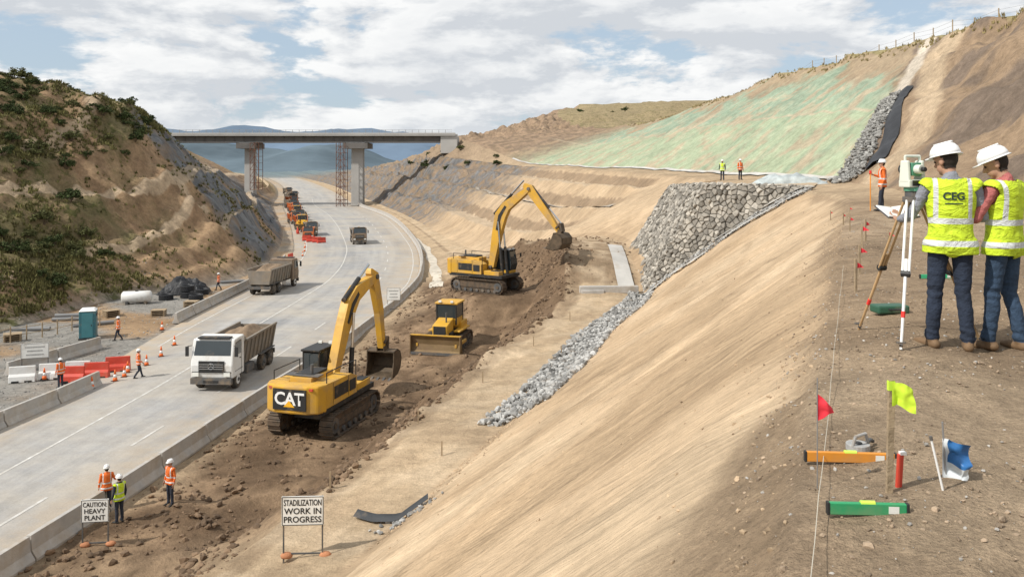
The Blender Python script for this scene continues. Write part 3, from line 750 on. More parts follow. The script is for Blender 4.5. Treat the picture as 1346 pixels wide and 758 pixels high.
# ---------------- ridge fence
galv=M('galvanised_steel',(.34,.34,.34),.5,.6,var=.2,scale=3); timb=M('weathered_timber',(.33,.25,.16),.85,var=.3,scale=5,bump=.4)
fence=empty('wire_fence',label="thin wire fence on posts along the ridge top",category="fence")
pm=MB().cyl((0,0,-.3),(0,0,1.6),.055,timb,n=6).mesh('post'); prev=None; WB=MB()
for y in np.arange(34,215,4.2):
    x=XT(y,12.03); z=H(x,y); o=bpy.data.objects.new('post',pm); link(o,fence); o.location=(x,y,z)
    if prev: 
        for hz in(.5,1.0,1.45): WB.cyl((prev[0],prev[1],prev[2]+hz),(x,y,z+hz),.012,galv,n=4)
    prev=(x,y,z)
WB.obj('wire',fence)
# ---------------- bridge
bconc=M('bridge_concrete',(.42,.41,.39),.85,var=.15,scale=.15); girder=M('bridge_girder_steel',(.15,.14,.13),.7,.2,var=.25,scale=.3); rust=M('scaffold_rust',(.16,.075,.05),.8,.2,var=.3,scale=1)
br=empty('road_bridge',loc=(0,0,0),label="long concrete highway bridge on tall piers over the road",category="bridge")
B=MB(); B.box((-66,257,21.45),(98,11,.55),bconc); B.box((-66,251.6,21.85),(98,.3,.5),bconc); B.box((-66,262.4,21.85),(98,.3,.5),bconc); B.obj('deck',br)
B=MB()
for yy in(253.5,257,260.5): B.box((-66,yy,20.25),(96,.5,1.8),girder if yy<255 else bconc); B.box((-66,yy,19.3),(96,1.1,.16),bconc); 
for x in np.arange(-111,-20,3): B.box((x,253.15,20.25),(.15,.25,1.75),girder)
B.obj('girder',br)
B=MB()
for x in np.arange(-114,-18,2): B.box((x,251.6,22.5),(.12,.12,1.0),galv)
for hz in(22.5,22.95): B.box((-66,251.6,hz),(96,.08,.08),galv)
B.obj('railing',br)
for x,zb,wd in((-80.3,3,2.8),(-47.3,-.2,3.6)):
    B=MB(); B.box((x,257,(17.4+zb)/2),(wd,3.2,17.4-zb),bconc,taper=(.95,1)); B.box((x,257,18.2),(wd*2.1,9.5,1.7),girder); B.box((x,257,19.1),(wd*1.6,9,.12),bconc); B.obj('pier',br,bevel=.15)
MB().box((-19,257,18.5),(5,10,5.2),bconc).obj('abutment',br,bevel=.1); MB().box((-113,257,18.5),(5,12,5),bconc).obj('abutment',br,bevel=.1)
def scaffold(x,y,z0,z1,w_,d_,lab_):
    B=MB(); n=int((z1-z0)/2)
    for sx in(0,w_/2,w_):
        for sy in(0,d_): B.cyl((sx,sy,0),(sx,sy,z1-z0),.10,rust,n=5)
    for i in range(n+1):
        h=i*2.
        for sy in(0,d_): B.cyl((0,sy,h),(w_,sy,h),.08,rust,n=4)
        for sx in(0,w_): B.cyl((sx,0,h),(sx,d_,h),.08,rust,n=4)
        if i<n: B.cyl((0,0,h),(w_/2,0,h+2),.07,rust,n=4); B.cyl((w_,0,h),(w_/2,0,h+2),.07,rust,n=4)
        if i%2==0: B.box((w_/2,d_/2,h),(w_,d_,.08),timb)
    B.obj('scaffold_tower',loc=(x,y,z0),label=lab_,category="scaffolding")
scaffold(-78.4,250.5,5,19.0,2.6,4,"rusty scaffold tower against the bridge pier"); scaffold(-52.2,248.5,0,19.0,2.6,4,"rusty scaffold tower against the roadside pier")
# ---------------- vehicles materials
yel=M('machine_yellow',(.60,.335,.035),.45,var=.14,scale=1.2,dust=.40,dustcol=(.33,.23,.13))
blk=M('machine_black',(.025,.025,.025),.55,var=.2,scale=2,dust=.12)
trk=M('track_steel',(.085,.07,.055),.75,.3,var=.3,scale=4,dust=.5,dustcol=(.20,.135,.085))
bkt=M('bucket_steel',(.10,.075,.05),.6,.4,var=.3,scale=3,dust=.4,dustcol=(.20,.14,.09))
gls=M('dark_cab_glass',(.03,.04,.045),.08,0,var=.1,scale=1,spec=.8,dust=.1)
chrome=M('hydraulic_chrome',(.55,.55,.55),.2,1,var=.05)
wht=M('white_paint',(.70,.70,.68),.4,var=.07,scale=1,dust=.28,dustcol=(.42,.34,.25))
white=M('sign_white',(.74,.74,.71),.5,var=.1,scale=1.5,dust=.15); black=M('lettering_black',(.02,.02,.02),.6,var=.05)
whitel=M('lettering_white',(.8,.8,.78),.6,var=.05); yell=M('lettering_yellow',(.80,.42,.02),.6,var=.05)
rub=M('tyre_rubber',(.035,.033,.030),.9,var=.2,scale=4,dust=.35,dustcol=(.24,.18,.12)); grey=M('chassis_grey',(.10,.10,.10),.7,.2,var=.2,dust=.35)
bedm=M('dump_bed_grey',(.22,.195,.165),.65,.2,var=.25,scale=1.5,dust=.4,dustcol=(.31,.24,.165)); lamp=M('lamp_lens',(.75,.75,.7),.15,var=.05); red=M('red_plastic',(.55,.06,.035),.5,var=.15,scale=2,dust=.2); org=M('orange_plastic',(.80,.16,.03),.5,var=.1,scale=2,dust=.15)
dirt=M('load_of_soil',(.24,.17,.11),.95,var=.3,scale=3,bump=.8,bscale=8)
blade=M('blade_worn_steel',(.20,.135,.06),.6,.3,var=.3,scale=1.5,dust=.5,dustcol=(.22,.15,.095))
def lumps(c,rx,ry,h,mat,n=14,seed=0):
    Vv=[];Ff=[]
    for j in range(n+1):
        for i in range(n+1):
            u=2*i/n-1;v=2*j/n-1; hh=h*max(0,(1-u*u))**.6*max(0,(1-v*v))**.6*(1+.5*noise.noise(Vector((u*2+seed,v*2,seed))))
            Vv.append((c[0]+u*rx,c[1]+v*ry,c[2]+hh))
    for j in range(n):
        for i in range(n): q=j*(n+1)+i; Ff.append((q,q+1,q+n+2,q+n+1))
    return Vv,Ff
def track(root,y,L,r,wd,name='track'):
    B=MB(); hl=L/2-r; n=44; per=2*math.pi*r+4*hl; zc=r+.03
    def P(s):
        s%=per
        if s<2*hl: return (-hl+s,zc-r,0)
        s-=2*hl
        if s<math.pi*r: a=s/r; return (hl+r*math.sin(a),zc-r*math.cos(a),a)
        s-=math.pi*r
        if s<2*hl: return (hl-s,zc+r,math.pi)
        s-=2*hl; a=s/r; return (-hl-r*math.sin(a),zc+r*math.cos(a),math.pi+a)
    for i in range(n):
        x,z,a=P(i*per/n); R=Matrix.Rotation(-a,3,'Y')
        B.box((x,y,z),(per/n*.9,wd,.05),trk,R=R)
        o=R@Vector((0,0,-.045)); B.box((x+o.x,y,z+o.z),(.035,wd,.06),trk,R=R)
    poly=[]
    rr=r-.05
    for i in range(13): a=-math.pi/2+math.pi*i/12; poly.append((hl+rr*math.cos(a),zc+rr*math.sin(a)))
    for i in range(13): a=math.pi/2+math.pi*i/12; poly.append((-hl+rr*math.cos(a),zc+rr*math.sin(a)))
    B.prism(poly,y-wd*.22,y+wd*.22,trk)
    o=B.obj(name,root)
    for xx,nm in((hl,'idler_wheel'),(-hl,'drive_sprocket')): MB().cyl((xx,y-wd*.34,zc),(xx,y+wd*.34,zc),rr*.78,grey,n=18).cyl((xx,y-wd*.4,zc),(xx,y+wd*.4,zc),rr*.3,trk,n=12).obj(nm,o)
    W=MB()
    for i in range(7): xx=-hl+2*hl*(i+.5)/7; W.cyl((xx,y-wd*.36,.2),(xx,y+wd*.36,.2),.13,grey,n=12)
    W.box((0,y,zc),(2*hl,wd*.62,r*.55),trk); W.obj('track_roller',o)
def bucket_obj(parent,loc,rot,wd=1.35):
    B=MB()
    outer=[(-.20,.10),(.30,.12),(.62,-.12),(.72,-.55),(.52,-1.0),(.10,-1.22),(-.62,-1.25)]
    inner=[(-.20,.04),(.27,.05),(.55,-.15),(.64,-.54),(.46,-.94),(.08,-1.15),(-.60,-1.19)]
    for i in range(len(outer)-1): B.prism([outer[i],outer[i+1],inner[i+1],inner[i]],-wd/2,wd/2,bkt)
    side=outer+[(-.55,-1.0),(-.30,-.45)]
    for yy in(-wd/2,wd/2-.05): B.prism(side,yy,yy+.05,bkt)
    for i in range(5): B.prism([(-.58,-1.27),(-.58,-1.17),(-.88,-1.23)],-wd/2+.06+i*(wd-.24)/4,-wd/2+.18+i*(wd-.24)/4,grey)
    B.box((-.02,-.2,.18),(.34,.05,.32),bkt); B.box((-.02,.2,.18),(.34,.05,.32),bkt)
    return B.obj('bucket',parent,loc=loc,rot=rot)
def excavator(loc,rz,boom,boomw,stick,stickw,bpos,brot,label,mark=True):
    root=empty('excavator',loc,rz,label=label,category='excavator')
    MB().box((0,0,.75),(2.6,1.9,.5),grey).box((0,0,1.08),(1.6,1.6,.25),blk).obj('undercarriage',root,bevel=.04)
    for s in(-1,1): track(root,s*1.28,4.9,.5,.62)
    B=MB(); B.box((-.25,0,1.30),(5.0,2.7,.24),blk)
    B.prism([(-2.55,1.42),(.35,1.42),(.35,2.2),(-.2,2.42),(-2.55,2.5)],-1.38,-.55,yel); B.prism([(-2.55,1.42),(-.1,1.42),(-.1,2.3),(-2.55,2.5)],.5,1.38,yel)
    B.prism([(-2.55,1.42),(-.4,1.42),(-.4,2.62),(-2.4,2.66)],-.549,.499,yel)
    B.box((-1.4,0,2.70),(1.3,.9,.10),blk)
    for xx in(-1.8,-1.2,-.6): B.box((xx,1.0,2.44),(.03,.7,.03),blk); B.box((xx,-1.0,2.44),(.03,.7,.03),blk)
    for xx in(-1.95,-.5): B.box((xx,-1.385,1.95),(.02,.02,.95),blk); B.box((xx,1.385,1.95),(.02,.02,.95),blk)
    B.box((-2.0,0,2.70),(.5,1.6,.05),grey); B.obj('engine_housing',root,bevel=.04)
    for c_,d_ in(((-1.2,1.39,1.95),(1.3,.03,.55)),((-1.2,-1.39,1.95),(1.3,.03,.55)),((-.1,-1.39,1.9),(.6,.03,.5))): MB().box(c_,d_,blk).obj('vent_grille',root)
    cw=[(-2.56,-1.42),(-2.56,1.42),(-3.05,1.25),(-3.25,.8),(-3.3,0),(-3.25,-.8),(-3.05,-1.25)]
    c=MB().prism(cw,1.30,2.52,yel,axis='z').obj('counterweight',root,bevel=.08)
    if mark:
        MB().box((-3.29,0,1.93),(.06,1.60,.90),blk).obj('rear_panel',c)
        me=text_mesh('CAT',.76,whitel,'lettering',bold=.018,spacing=.92); o=bpy.data.objects.new('lettering',me); link(o,c)
        o.location=(-3.328,0,1.95); o.rotation_euler=(math.radians(90),0,math.radians(-90))
        MB().add([(-3.336,.27,1.62),(-3.336,-.27,1.62),(-3.336,.0,1.90)],[(0,1,2)],yell).obj('emblem_triangle',c)
    for s in(-.95,.95): MB().box((-3.18,s,2.38),(.06,.22,.1),red).obj('rear_lamp',c)
    cab=MB(); zt=3.22
    cab.box((1.02,.97,1.50),(1.62,.92,.26),yel)
    for px,py in((.28,.56),(.28,1.38),(1.15,1.38),(1.15,.56)): cab.box((px,py,2.36),(.09,.08,1.72),blk)
    for py in(.56,1.38): cab.tube([(1.80,py,1.6),(1.98,py,2.1),(1.74,py,zt-.05)],.045,blk,6)
    cab.box((1.0,.97,zt),(1.66,1.0,.10),blk); cab.box((.85,.97,2.0),(.5,.5,.75),blk); co=cab.obj('cab',root,bevel=.02)
    MB().box((.71,1.39,2.4),(.80,.02,1.5),gls).obj('side_window',co)
    MB().prism([(1.2,1.65),(1.80,1.65),(1.95,2.1),(1.74,3.12),(1.2,3.12)],1.385,1.40,gls).obj('door_window',co)
    MB().prism([(.33,1.65),(1.80,1.65),(1.95,2.1),(1.74,3.12),(.33,3.12)],.545,.56,gls).obj('side_window',co)
    MB().box((.26,.97,2.45),(.02,.74,1.3),gls).obj('rear_window',co)
    MB().add([(1.82,.6,1.62),(1.82,1.34,1.62),(2.0,1.34,2.1),(2.0,.6,2.1)],[(0,1,2,3)],gls).add([(2.0,.6,2.12),(2.0,1.34,2.12),(1.775,1.34,3.12),(1.775,.6,3.12)],[(0,1,2,3)],gls).obj('windscreen',co)
    MB().box((1.09,1.45,1.95),(.18,.03,.04),chrome).obj('door_handle',co)
    for s in(.7,1.25): MB().box((1.7,s,3.32),(.12,.18,.12),lamp).obj('work_light',co)
    MB().tube([(.4,-1.3,1.45),(.4,-1.3,2.9),(-1.2,-1.3,2.95),(-2.4,-1.3,2.95),(-2.4,-1.3,2.5)],.025,blk,6).obj('handrail',root)
    MB().tube([(-.2,1.3,2.4),(-.2,1.3,2.9),(-2.4,1.3,2.9),(-2.4,1.3,2.5)],.025,blk,6).obj('handrail',root)
    MB().cyl((-1.9,-.3,2.6),(-1.9,-.3,3.15),.07,grey,n=10).obj('exhaust_pipe',root)
    MB().box((1.25,-1.0,1.55),(1.4,.6,.35),yel).box((1.5,-1.0,1.75),(.7,.5,.04),blk).obj('toolbox',root,bevel=.03)
    MB().tube([(1.8,1.4,2.8),(2.1,1.65,2.9)],.015,blk,5).box((2.12,1.7,2.8),(.05,.2,.32),blk).obj('mirror',co)
    bo=MB().beam(boom,boomw,-.22,.22,yel).obj('boom',root,bevel=.015)
    sp_=MB()
    for yy in(-.235,.235): sp_.beam([tuple(Vector(boom[1]).lerp(Vector(boom[2]),.2)),boom[2],boom[3]],[.10,.15,.10],yy-.008,yy+.008,blk)
    sp_.obj('boom_plate',bo)
    MB().beam(stick,stickw,-.17,.17,yel).obj('stick',root,bevel=.015)
    def hyd(a,b,y_,f=.55,r=.10):
        a=Vector((a[0],y_,a[1]));b=Vector((b[0],y_,b[1])); m=a.lerp(b,f)
        MB().cyl(a,m,r,blk,n=10).cyl(m,b,r*.6,chrome,n=8).obj('hydraulic_cylinder',root)
    mid=Vector(boom[len(boom)//2])
    for y_ in(-.36,.36): hyd((1.7,1.45),tuple(Vector(boom[0]).lerp(mid,.9)),y_,.5,.12)
    d=(mid-Vector(boom[0])).normalized(); nrm=Vector((-d.y,d.x))
    hyd(tuple(mid+nrm*.66),tuple(Vector(stick[0])+Vector((-.05,.34))),0,.6,.12)
    HB=MB(); HB.tube([(p[0]-.05,.27,p[1]+.1) for p in boom],.03,blk,6); HB.obj('hydraulic_hose',root)
    sd_=(Vector(stick[-1])-Vector(stick[0])).normalized(); sn=Vector((sd_.y,-sd_.x))*-1
    s0=Vector(stick[0])+sd_*.5+sn*.44; s1_=Vector(stick[-1])-sd_*.35+sn*.54
    hyd(tuple(s0),tuple(s1_),0,.6,.10)
    MB().beam([tuple(s1_),tuple(Vector(bpos)+sn*.3)],[.07,.07],-.25,.25,trk).beam([tuple(s1_),tuple(Vector(stick[-1])-sd_*.3)],[.06,.06],-.25,.25,trk).obj('bucket_linkage',root)
    bucket_obj(root,(bpos[0],0,bpos[1]),(0,brot,0),1.6)
    MB().cyl((boom[-1][0],-.3,boom[-1][1]),(boom[-1][0],.3,boom[-1][1]),.13,grey,n=12).obj('pivot_pin',root); MB().cyl((boom[0][0],-.4,boom[0][1]),(boom[0][0],.4,boom[0][1]),.15,grey,n=12).obj('pivot_pin',root)
    return root
E1=excavator((-9.3,42,.28),math.radians(90-16),[(.5,1.9),(1.6,4.1),(2.25,5.1),(2.9,5.6),(5.0,6.15)],[.24,.40,.50,.40,.18],[(4.5,6.5),(5.0,6.15),(5.7,4.2),(6.05,2.2)],[.16,.36,.27,.15],(6.1,1.95),math.radians(-8),"yellow tracked excavator with raised arm and lowered bucket on dug soil")
E1.scale=(1.07,)*3
E2=excavator((-2.0,67.3,3.02),math.radians(-32),[(.5,1.9),(1.0,4.6),(1.35,6.0),(1.9,6.8),(4.0,8.2)],[.24,.40,.50,.40,.18],[(3.5,8.5),(4.0,8.2),(5.5,6.4),(6.6,5.0)],[.16,.36,.27,.15],(6.7,4.8),math.radians(12),"yellow tracked excavator reaching its arm toward the bank",mark=False)
def dozer(loc,rz):
    r=empty('bulldozer',loc,rz,label="yellow bulldozer with wide front blade on brown soil",category="bulldozer")
    for s in(-1,1): track(r,s*.95,3.2,.42,.52)
    MB().box((0,0,.85),(2.7,1.35,.6),blk).obj('undercarriage',r,bevel=.03)
    h=MB().prism([(.35,.95),(1.65,.95),(1.7,1.65),(.35,1.95)],-.5,.5,yel).obj('engine_hood',r,bevel=.05)
    MB().box((1.70,0,1.3),(.03,.8,.62),blk).obj('grille',h)
    MB().box((-.9,0,1.25),(1.2,1.7,.7),yel).box((-.3,.85,1.15),(2.2,.45,.12),yel).box((-.3,-.85,1.15),(2.2,.45,.12),yel).obj('rear_body',r,bevel=.04)
    c=MB(); c.box((-.4,0,2.85),(1.6,1.55,.12),yel)
    for sx in(-1.05,.32):
        for sy in(-.66,.66): c.box((sx,sy,2.15),(.1,.1,1.35),blk)
    c.box((-.4,0,1.65),(1.4,1.35,.5),yel); co=c.obj('cab',r,bevel=.03)
    for nm,cc,d in(('windscreen',(.33,0,2.35),(.02,1.2,.85)),('rear_window',(-1.07,0,2.35),(.02,1.2,.85)),('side_window',(-.38,.67,2.35),(1.2,.02,.85)),('side_window',(-.38,-.67,2.35),(1.2,.02,.85))): MB().box(cc,d,gls).obj(nm,co)
    B=MB(); pr=[(2.55,.05),(2.35,.25),(2.28,.6),(2.35,.95),(2.5,1.2)]; th=.08
    B.prism(pr+[(p[0]-th,p[1]) for p in pr[::-1]],-1.65,1.65,blade); 
    for yy in(-1.65,1.60): B.prism([(2.62,.03),(2.6,1.2),(2.2,1.2),(2.15,.03)],yy,yy+.05,blade)
    B.box((2.44,0,1.2),(.16,3.3,.06),yel); B.box((2.58,0,.08),(.06,3.3,.16),grey); B.obj('blade',r)
    for s in(-1,1): MB().box((1.3,s*1.28,.55),(2.1,.14,.2),yel).cyl((1.5,s*.45,1.1),(2.25,s*.5,.9),.06,chrome,n=8).obj('push_arm',r,bevel=.02)
    MB().cyl((1.1,.25,1.7),(1.1,.25,2.4),.05,grey,n=10).obj('exhaust_pipe',r)
    for s in(-.4,.4): MB().box((.4,s,2.98),(.12,.18,.12),lamp).obj('work_light',r)
    return r
D1=dozer((-4.5,58.8,.36),math.radians(-104)); D1.scale=(1.08,)*3
def wheel(root,x,y,r=.52,w_=.32,dual=False):
    s=1 if y>0 else -1
    prof=[(r*.55,-w_/2),(r*.93,-w_/2),(r,-w_/2+.05),(r,w_/2-.05),(r*.93,w_/2),(r*.55,w_/2)]
    B=MB(); B.X=Matrix.Translation((x,y,r))@Matrix.Rotation(math.pi/2,4,'X'); B.lathe(prof,rub,20); t=B.obj('wheel',root)
    B=MB(); B.cyl((x,y-s*.02,r),(x,y+s*(w_/2+.01),r),r*.54,wht if not dual else grey,n=16).cyl((x,y+s*w_/2*.9,r),(x,y+s*(w_/2+.07),r),r*.2,grey,n=10).obj('rim',t)
def truck(loc,rz,cabm,bed,label,load=True,emblem=True):
    r=empty('dump_truck',loc,rz,label=label,category='truck')
    MB().box((-.1,0,.85),(7.0,.9,.3),grey).box((.9,.95,.75),(1.2,.5,.5),grey).box((.9,-.95,.75),(1.2,.5,.5),chrome).box((-3.65,0,.75),(.15,2.3,.3),grey).obj('chassis',r,bevel=.02)
    c=MB(); c.prism([(2.0,.75),(3.78,.75),(3.85,1.5),(3.72,2.05),(3.45,2.95),(2.0,2.98)],-1.24,1.24,cabm); co=c.obj('cab',r,bevel=.08)
    MB().add([(3.735,-1.08,2.06),(3.735,1.08,2.06),(3.50,1.03,2.86),(3.50,-1.03,2.86)],[(0,1,2,3)],gls).obj('windscreen',co)
    for s in(-1,1):
        MB().prism([(2.55,2.0),(3.55,2.0),(3.38,2.75),(2.55,2.8)],s*1.245,s*1.255,gls).obj('side_window',co)
        MB().box((3.87,s*.92,1.0),(.06,.36,.22),lamp).obj('headlight',co)
        MB().tube([(3.6,s*1.24,2.6),(3.8,s*1.42,2.6)],.02,blk,5).box((3.8,s*1.45,2.3),(.08,.18,.55),blk).obj('mirror',co)
        MB().box((2.7,s*1.26,1.75),(.16,.03,.05),blk).obj('door_handle',co)
        MB().box((2.5,s*1.245,1.75),(.025,.012,2.0),blk).obj('door_gap',co)
    MB().box((3.85,0,1.45),(.05,1.5,.62),blk).box((3.83,0,1.12),(.06,2.3,.05),blk).box((3.84,0,.62),(.22,2.4,.34),grey).box((3.93,0,.6),(.06,.9,.14),blk).obj('grille',co)
    for zz in(1.32,1.45,1.58): MB().box((3.89,0,zz),(.03,1.4,.035),chrome).obj('grille_bar',co)
    if emblem:
        B=MB(); n=20
        for i in range(n):
            a=2*math.pi*i/n;b2=2*math.pi*(i+1)/n; B.cyl((3.92,.17*math.cos(a),1.47+.17*math.sin(a)),(3.92,.17*math.cos(b2),1.47+.17*math.sin(b2)),.014,chrome,n=5)
        for a in(90,210,330): B.cyl((3.92,0,1.47),(3.92,.16*math.cos(math.radians(a)),1.47+.16*math.sin(math.radians(a))),.014,chrome,n=5)
        B.obj('emblem',co)
    MB().box((3.3,0,3.02),(.5,1.9,.08),blk).obj('sun_visor',co,bevel=.02)
    B=MB(); z0,z1=1.12,2.55; x0,x1=-3.7,1.75
    def side(s): 
        B.add([(x0,s*1.0,z0),(x1,s*1.0,z0),(x1,s*1.24,z1),(x0,s*1.24,z1),(x0,s*.93,z0),(x1,s*.93,z0),(x1,s*1.17,z1),(x0,s*1.17,z1)],[(0,1,2,3),(4,5,6,7),(3,2,6,7),(0,3,7,4),(1,2,6,5)],bed)
    side(1);side(-1); B.box(((x0+x1)/2,0,z0),(x1-x0,2.0,.1),bed)
    B.prism([(-1.0,z0),(1.0,z0),(1.24,z1+.25),(-1.24,z1+.25)],x1-.02,x1+.06,bed,axis='x'); B.prism([(-1.0,z0),(1.0,z0),(1.24,z1-.1),(-1.24,z1-.1)],x0-.06,x0,bed,axis='x')
    for s in(-1,1):
        B.box(((x0+x1)/2,s*1.235,z1),(x1-x0,.14,.12),bed)
        for i in range(8):
            xx=x0+.35+i*(x1-x0-.7)/7; B.add([(xx-.05,s*1.0,z0),(xx+.05,s*1.0,z0),(xx+.05,s*1.24,z1),(xx-.05,s*1.24,z1),(xx-.05,s*1.08,z0),(xx+.05,s*1.08,z0),(xx+.05,s*1.31,z1),(xx-.05,s*1.31,z1)],[(4,5,6,7),(0,3,7,4),(1,2,6,5),(0,1,5,4)],bed)
    B.obj('dump_bed',r)
    if load: Vv,Ff=lumps(((x0+x1)/2,0,z1-.45),(x1-x0)/2-.05,1.12,.65,dirt,18,2.); MB().add(Vv,Ff,dirt).obj('soil_load',r,smooth=True)
    for x,d in((2.85,False),(-1.5,True),(-2.8,True)):
        for s in(-1,1): wheel(r,x,s*1.03,dual=d)
    for x,ln in((2.85,1.2),(-2.15,2.6)):
        for s in(-1,1): MB().box((x,s*1.1,1.1),(ln,.28,.055),grey).obj('mudguard',r)
    return r
t1=truck((-17.1,52.0,.09),math.radians(-93),wht,bedm,"white and grey dump truck loaded with soil on the road")
brn=M('brown_truck_paint',(.17,.12,.085),.6,var=.2,scale=1.5,dust=.4)
t2=truck((-24.6,86.5,.08),math.radians(84),brn,bedm,"dusty brown dump truck driving along the road",emblem=False)
t3=copy_thing(t2,(-25.2,137,.1),math.radians(-75),.9,label="small dusty brown dump truck coming round the bend",category='truck')
tg="trucks parked on the far road shoulder"
for i,(x,y,a,s) in enumerate([(-48.6,190,-68,.85),(-80,305,-60,.9),(-63.5,240,-60,.9),(-94,350,-60,.9),(-36.6,152,-72,.85),(-76,286,-60,.9)]):
    copy_thing(t2,(x,y,.08),math.radians(a),s,label="distant dusty brown dump truck on the road shoulder",category='truck',group=tg)
orgp=M('orange_truck_paint',(.55,.14,.035),.5,var=.15,scale=1.5,dust=.35)
t4=truck((-43.5,172,.08),math.radians(-68),orgp,orgp,"orange dump truck parked on the far road shoulder",emblem=False); t4.scale=(.85,)*3; t4["group"]=tg
for x,y,a,s in((-54.5,210,-65,.85),(-69,262,-60,.9),(-47.2,181,-66,.8),(-58.5,224,-62,.85),(-35,144,-78,.75)):
    copy_thing(t4,(x,y,.08),math.radians(a),s,label="orange dump truck parked on the far road shoulder",category='truck',group=tg)
dz=dozer((-41,164,.1),math.radians(-60)); dz["label"]="yellow bulldozer parked on the far road shoulder"
copy_thing(dz,(-51.5,201,.1),math.radians(-60),.95,label="yellow bulldozer parked on the far road shoulder",category='bulldozer')
# ---------------- people
skin=M('skin',(.42,.24,.16),.6,var=.06,scale=20); hair=M('dark_hair',(.025,.018,.013),.8,var=.2,scale=60,bump=.5,bscale=150)
jean=M('dark_denim',(.020,.029,.050),.9,var=.35,scale=9,bump=.6,bscale=12); jean2=M('blue_denim',(.032,.058,.10),.9,var=.35,scale=7,bump=.6,bscale=12)
boot=M('brown_leather_boot',(.17,.105,.055),.75,var=.2,scale=12,bump=.2); shirtg=M('grey_shirt',(.24,.25,.28),.9,var=.15,scale=12,bump=.8,bscale=11); shirtp=M('pink_check_shirt',(.42,.13,.12),.9,var=.2,scale=25,bump=.8,bscale=11)
hel=M('white_hard_hat',(.78,.78,.77),.3,var=.03,scale=3); dark=M('dark_workwear',(.03,.035,.05),.9,var=.15,scale=8,bump=.3,bscale=14); eyem=M('eye',(.03,.02,.015),.2,var=.05)
def vestmat(name,base,band=(.60,.62,.61),zz=((.90,.95),(1.09,1.14)),vx=(.115,.15)):
    m=bpy.data.materials.new(name); m.use_nodes=True; T=NT(m.node_tree); b=T.n['Principled BSDF']
    tc=T.new('ShaderNodeTexCoord').outputs['Object']; s=T.new('ShaderNodeSeparateXYZ'); T.put(s.inputs[0],tc)
    def band_(v,a,c): return T.math('MULTIPLY',T.math('GREATER_THAN',v,a),T.math('LESS_THAN',v,c))
    f=band_(s.outputs[2],*zz[0])
    for q in zz[1:]: f=T.math('MAXIMUM',f,band_(s.outputs[2],*q))
    ax=T.math('ABSOLUTE',s.outputs[0]); f=T.math('MAXIMUM',f,T.math('MULTIPLY',band_(ax,*vx),T.math('GREATER_THAN',s.outputs[2],1.14)))
    wr=T.noise(T.mapping(tc,sc=(1,1,1.8)),7,5,.6,.8)
    col=T.vmath('MULTIPLY',base,T.mr(wr,.3,.7,.74,1.12))
    T.put(b.inputs['Base Color'],T.mix(f,col,c4(band))); b.inputs['Roughness'].default_value=.75
    T.put(b.inputs['Normal'],T.bump(wr,.9,.06))
    return m
vy=vestmat('yellow_vest',(.60,.78,.03)); vo=vestmat('orange_vest',(.80,.16,.02))
class Body:
    def __init__(s): s.p=[]
    def cap(s,l,a,b,r0,r1): s.p.append(('c',l,Vector(a),Vector(b),r0,r1))
    def ell(s,l,c,r,R=None): s.p.append(('e',l,Vector(c),Vector(r),R or Matrix.Identity(3)))
    def rings(s,l,rg): s.p.append(('r',l,rg))
